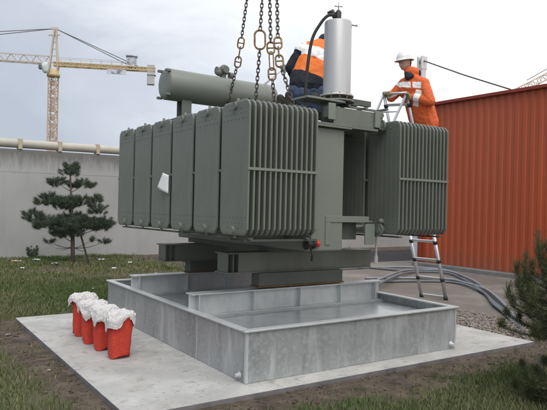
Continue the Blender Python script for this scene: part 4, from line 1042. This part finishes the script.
bm = bmesh.new(); lathe(bm, (26.6, 120.3, 25.9), [(1.25, 0), (1.3, .5), (1.0, .9), (1.0, 1.5)], 16); obj('slewing_ring', bm, M['crane_yellow_hazed'], tc)
top = V((26.75, 120.2, 35.6)); bm = bmesh.new()
for s in (-1, 1):
    for e in (-1, 1): bar(bm, V((26.6, 120.3, 27.4))+DJ*e*.85+V((.4,.9,0))*s*.7, top+V((.4,.9,0))*s*.3+DJ*e*.15, .22, .22)
for k in range(1, 6):
    f = k/6; z = 27.4+8.2*f; wv = .85*(1-f)+.15; bar(bm, V((26.6+.1*f, 120.3, z))-DJ*wv, V((26.6+.1*f, 120.3, z))+DJ*wv, .14, .14)
bar(bm, top-DJ*1.3+V((0,0,-1.4)), top+DJ*.9+V((0,0,-1.2)), .25, .25); bar(bm, top-DJ*.9, top+DJ*.6, .45, .45)
obj('tower_head', bm, M['crane_pale_hazed'], tc)
J0 = V((26.6, 120.3, 28.5)); bm = bmesh.new(); lattice(bm, J0-DJ*.9, J0-DJ*42+V((0,0,.4)), 1.3, 1.5, 34, .10, True); obj('jib', bm, M['crane_pale_hazed'], tc)
bm = bmesh.new(); E_ = J0+DJ*20
for s in (-1, 1):
    lattice(bm, J0+V((.4,.9,0))*s*.6, E_+V((.4,.9,0))*s*.6, .15, .62, 16, .09)
for k in range(8): bar(bm, J0+DJ*(2+k*2.4)-V((.4,.9,0))*.6, J0+DJ*(2+k*2.4)+V((.4,.9,0))*.6, .3, .3)
obj('counter_jib', bm, M['crane_yellow_hazed'], tc)
bm = bmesh.new()
for s in (-1, 1):
    bar(bm, J0+DJ*1+V((.4,.9,0))*s*.7+V((0,0,1.25)), E_-DJ*5+V((.4,.9,0))*s*.7+V((0,0,1.25)), .07, .07)
    for k in range(8): q = J0+DJ*(1.2+k*2)+V((.4,.9,0))*s*.7; bar(bm, q+V((0,0,.3)), q+V((0,0,1.25)), .07, .07)
obj('handrail', bm, M['crane_pale_hazed'], tc)
bm = bmesh.new(); c = J0+DJ*19.1; bar(bm, c+V((0,0,-3.1)), c+V((0,0,.9)), 1.5, 1.4, (-.4,-.9,0)); bar(bm, c+DJ*.1+V((0,0,-1.2)), c+DJ*.1+V((0,0,-1.1)), 1.8, 1.8, (-.4,-.9,0)); obj('counterweight', bm, M['crane_grey'], tc, bevel=.05)
bm = bmesh.new(); c = J0+DJ*15.2+V((0,0,.4)); bar(bm, c, c+V((0,0,1.9)), 1.9, 1.4, (-.4,-.9,0)); bar(bm, c+V((0,0,1.95)), c+V((0,0,2.2)), 2.3, 1.8, (-.4,-.9,0)); obj('winch_house', bm, M['crane_blue'], tc, bevel=.05)
bm = bmesh.new(); c = J0+DJ*12.3-V((.4,.9,0))*.8+V((0,0,-1.0)); bar(bm, c-DJ*1.9, c+DJ*1.9, .12, .95); obj('sign_board', bm, M['crane_blue'], tc)
bm = bmesh.new(); c = J0-DJ*1.3-V((.4,.9,0))*1.3+V((0,0,-1.1)); hull(bm, [(c+V((0,0,.6)), .6), (c-DJ*.3+V((0,0,.2)), .7), (c-V((0,0,.5)), .6)]); obj('cab', bm, M['crane_cab'], tc)
bm = bmesh.new(); hull(bm, [(c-DJ*.85-V((.2,.45,0))*.6+V((0,0,.35)), .42), (c-DJ*.9-V((.2,.45,0))*.6-V((0,0,.1)), .38)]); obj('cab_window', bm, M['hose'], tc)
bm = bmesh.new()
for q in (E_-DJ*3.4+V((0,0,.5)), E_-DJ*5+V((0,0,.5))): bar(bm, top, q, .13, .13)
for f, dz in ((22, 3.1), (40, 2.0)): bar(bm, top, J0-DJ*f+V((0,0,dz)), .12, .12)
obj('pendant_rope', bm, M['cable_dark'], tc)
# mobile crane boom far behind the red building
c2 = thing('crane_boom', 'red and white lattice boom showing above the red roof', 'crane', (60, 60, -1))
bm = bmesh.new(); lattice(bm, (79.3, 49.3, 20.4), (100, 36, 34), .9, .9, 26, .07); obj('boom', bm, M['crane_red_hazed'], c2)
bm = bmesh.new(); lattice(bm, (60, 60, 9), (79.3, 49.3, 20.4), .9, .9, 24, .07); obj('boom', bm, M['crane_red_hazed'], c2)
bm = bmesh.new(); tube(bm, [(78.5, 49.8, 20.9), (100, 36, 36)], .06, 6); obj('boom_rope', bm, M['cable_dark'], c2)

# ------------------------------------------------------------------ sky and light: overcast daylight
W = bpy.data.worlds.new('World'); S.world = W; W.use_nodes = True
N, L = W.node_tree.nodes, W.node_tree.links; bg = N['Background']; bg.inputs['Strength'].default_value = .1
EL, AZ = math.radians(55), math.radians(205)            # sun direction (azimuth from +Y towards +X)
sk = N.new('ShaderNodeTexSky'); sk.sky_type = 'NISHITA'; sk.sun_disc = False; sk.sun_elevation = EL; sk.sun_rotation = AZ
g = N.new('ShaderNodeTexCoord')
mp = N.new('ShaderNodeMapping'); mp.inputs['Scale'].default_value = (1, 1, 2.6); L.new(g.outputs['Generated'], mp.inputs['Vector'])
no = N.new('ShaderNodeTexNoise'); no.inputs['Scale'].default_value = 2.3; no.inputs['Detail'].default_value = 7; no.inputs['Roughness'].default_value = .55; no.inputs['Distortion'].default_value = .4
L.new(mp.outputs['Vector'], no.inputs['Vector'])
dt = N.new('ShaderNodeVectorMath'); dt.operation = 'DOT_PRODUCT'; L.new(g.outputs['Generated'], dt.inputs[0])
sd = V((math.sin(AZ)*math.cos(EL*.6), math.cos(AZ)*math.cos(EL*.6), math.sin(EL*.6))); dt.inputs[1].default_value = V((RT[0], RT[1], .62))
ma = N.new('ShaderNodeMath'); ma.operation = 'MULTIPLY_ADD'; ma.inputs[1].default_value = .75; L.new(no.outputs['Fac'], ma.inputs[0]); L.new(dt.outputs['Value'], ma.inputs[2])
rp = N.new('ShaderNodeValToRGB'); L.new(ma.outputs[0], rp.inputs['Fac'])
e = rp.color_ramp.elements
e[0].position = .02; e[0].color = (.42, .46, .535, 1); e[1].position = .80; e[1].color = (1.15, 1.15, 1.15, 1)
q = e.new(.28); q.color = (.54, .58, .65, 1)
q = e.new(.50); q.color = (.88, .90, .93, 1)
sc = N.new('ShaderNodeVectorMath'); sc.operation = 'SCALE'; sc.inputs['Scale'].default_value = 10.0; L.new(rp.outputs['Color'], sc.inputs[0])
mx = N.new('ShaderNodeMix'); mx.data_type = 'RGBA'; mx.inputs[0].default_value = .93
L.new(sk.outputs['Color'], mx.inputs[6]); L.new(sc.outputs[0], mx.inputs[7]); L.new(mx.outputs[2], bg.inputs['Color'])
sl = bpy.data.lights.new('sun', 'SUN'); sl.energy = 1.0; sl.angle = math.radians(40); sl.color = (1, .97, .92)
so = link(bpy.data.objects.new('sun', sl)); so.rotation_euler = (math.radians(90)-EL, 0, -AZ+PI) if False else V((-math.sin(AZ)*math.cos(EL), -math.cos(AZ)*math.cos(EL), -math.sin(EL))).to_track_quat('-Z', 'Y').to_euler()

# ------------------------------------------------------------------ camera
cam = bpy.data.cameras.new('camera'); cam.sensor_width = 36; cam.lens = 599.03/547*36; cam.clip_end = 2000; cam.clip_start = .05
c = link(bpy.data.objects.new('camera', cam)); S.camera = c
Rm = Matrix.Rotation(YAW, 3, 'Z') @ Matrix.Rotation(PI/2-.0026, 3, 'X') @ Matrix.Rotation(.0221, 3, 'Z')
c.location = CAM; c.rotation_euler = Rm.to_euler()
S.render.engine = 'CYCLES'; S.render.resolution_x = 1024; S.render.resolution_y = 768
vs_ = S.view_settings; S.display_settings.display_device = 'sRGB'; vs_.view_transform = 'Standard'; vs_.look = 'None'; vs_.exposure = 0.30; vs_.gamma = 1.0; vs_.use_curve_mapping = False
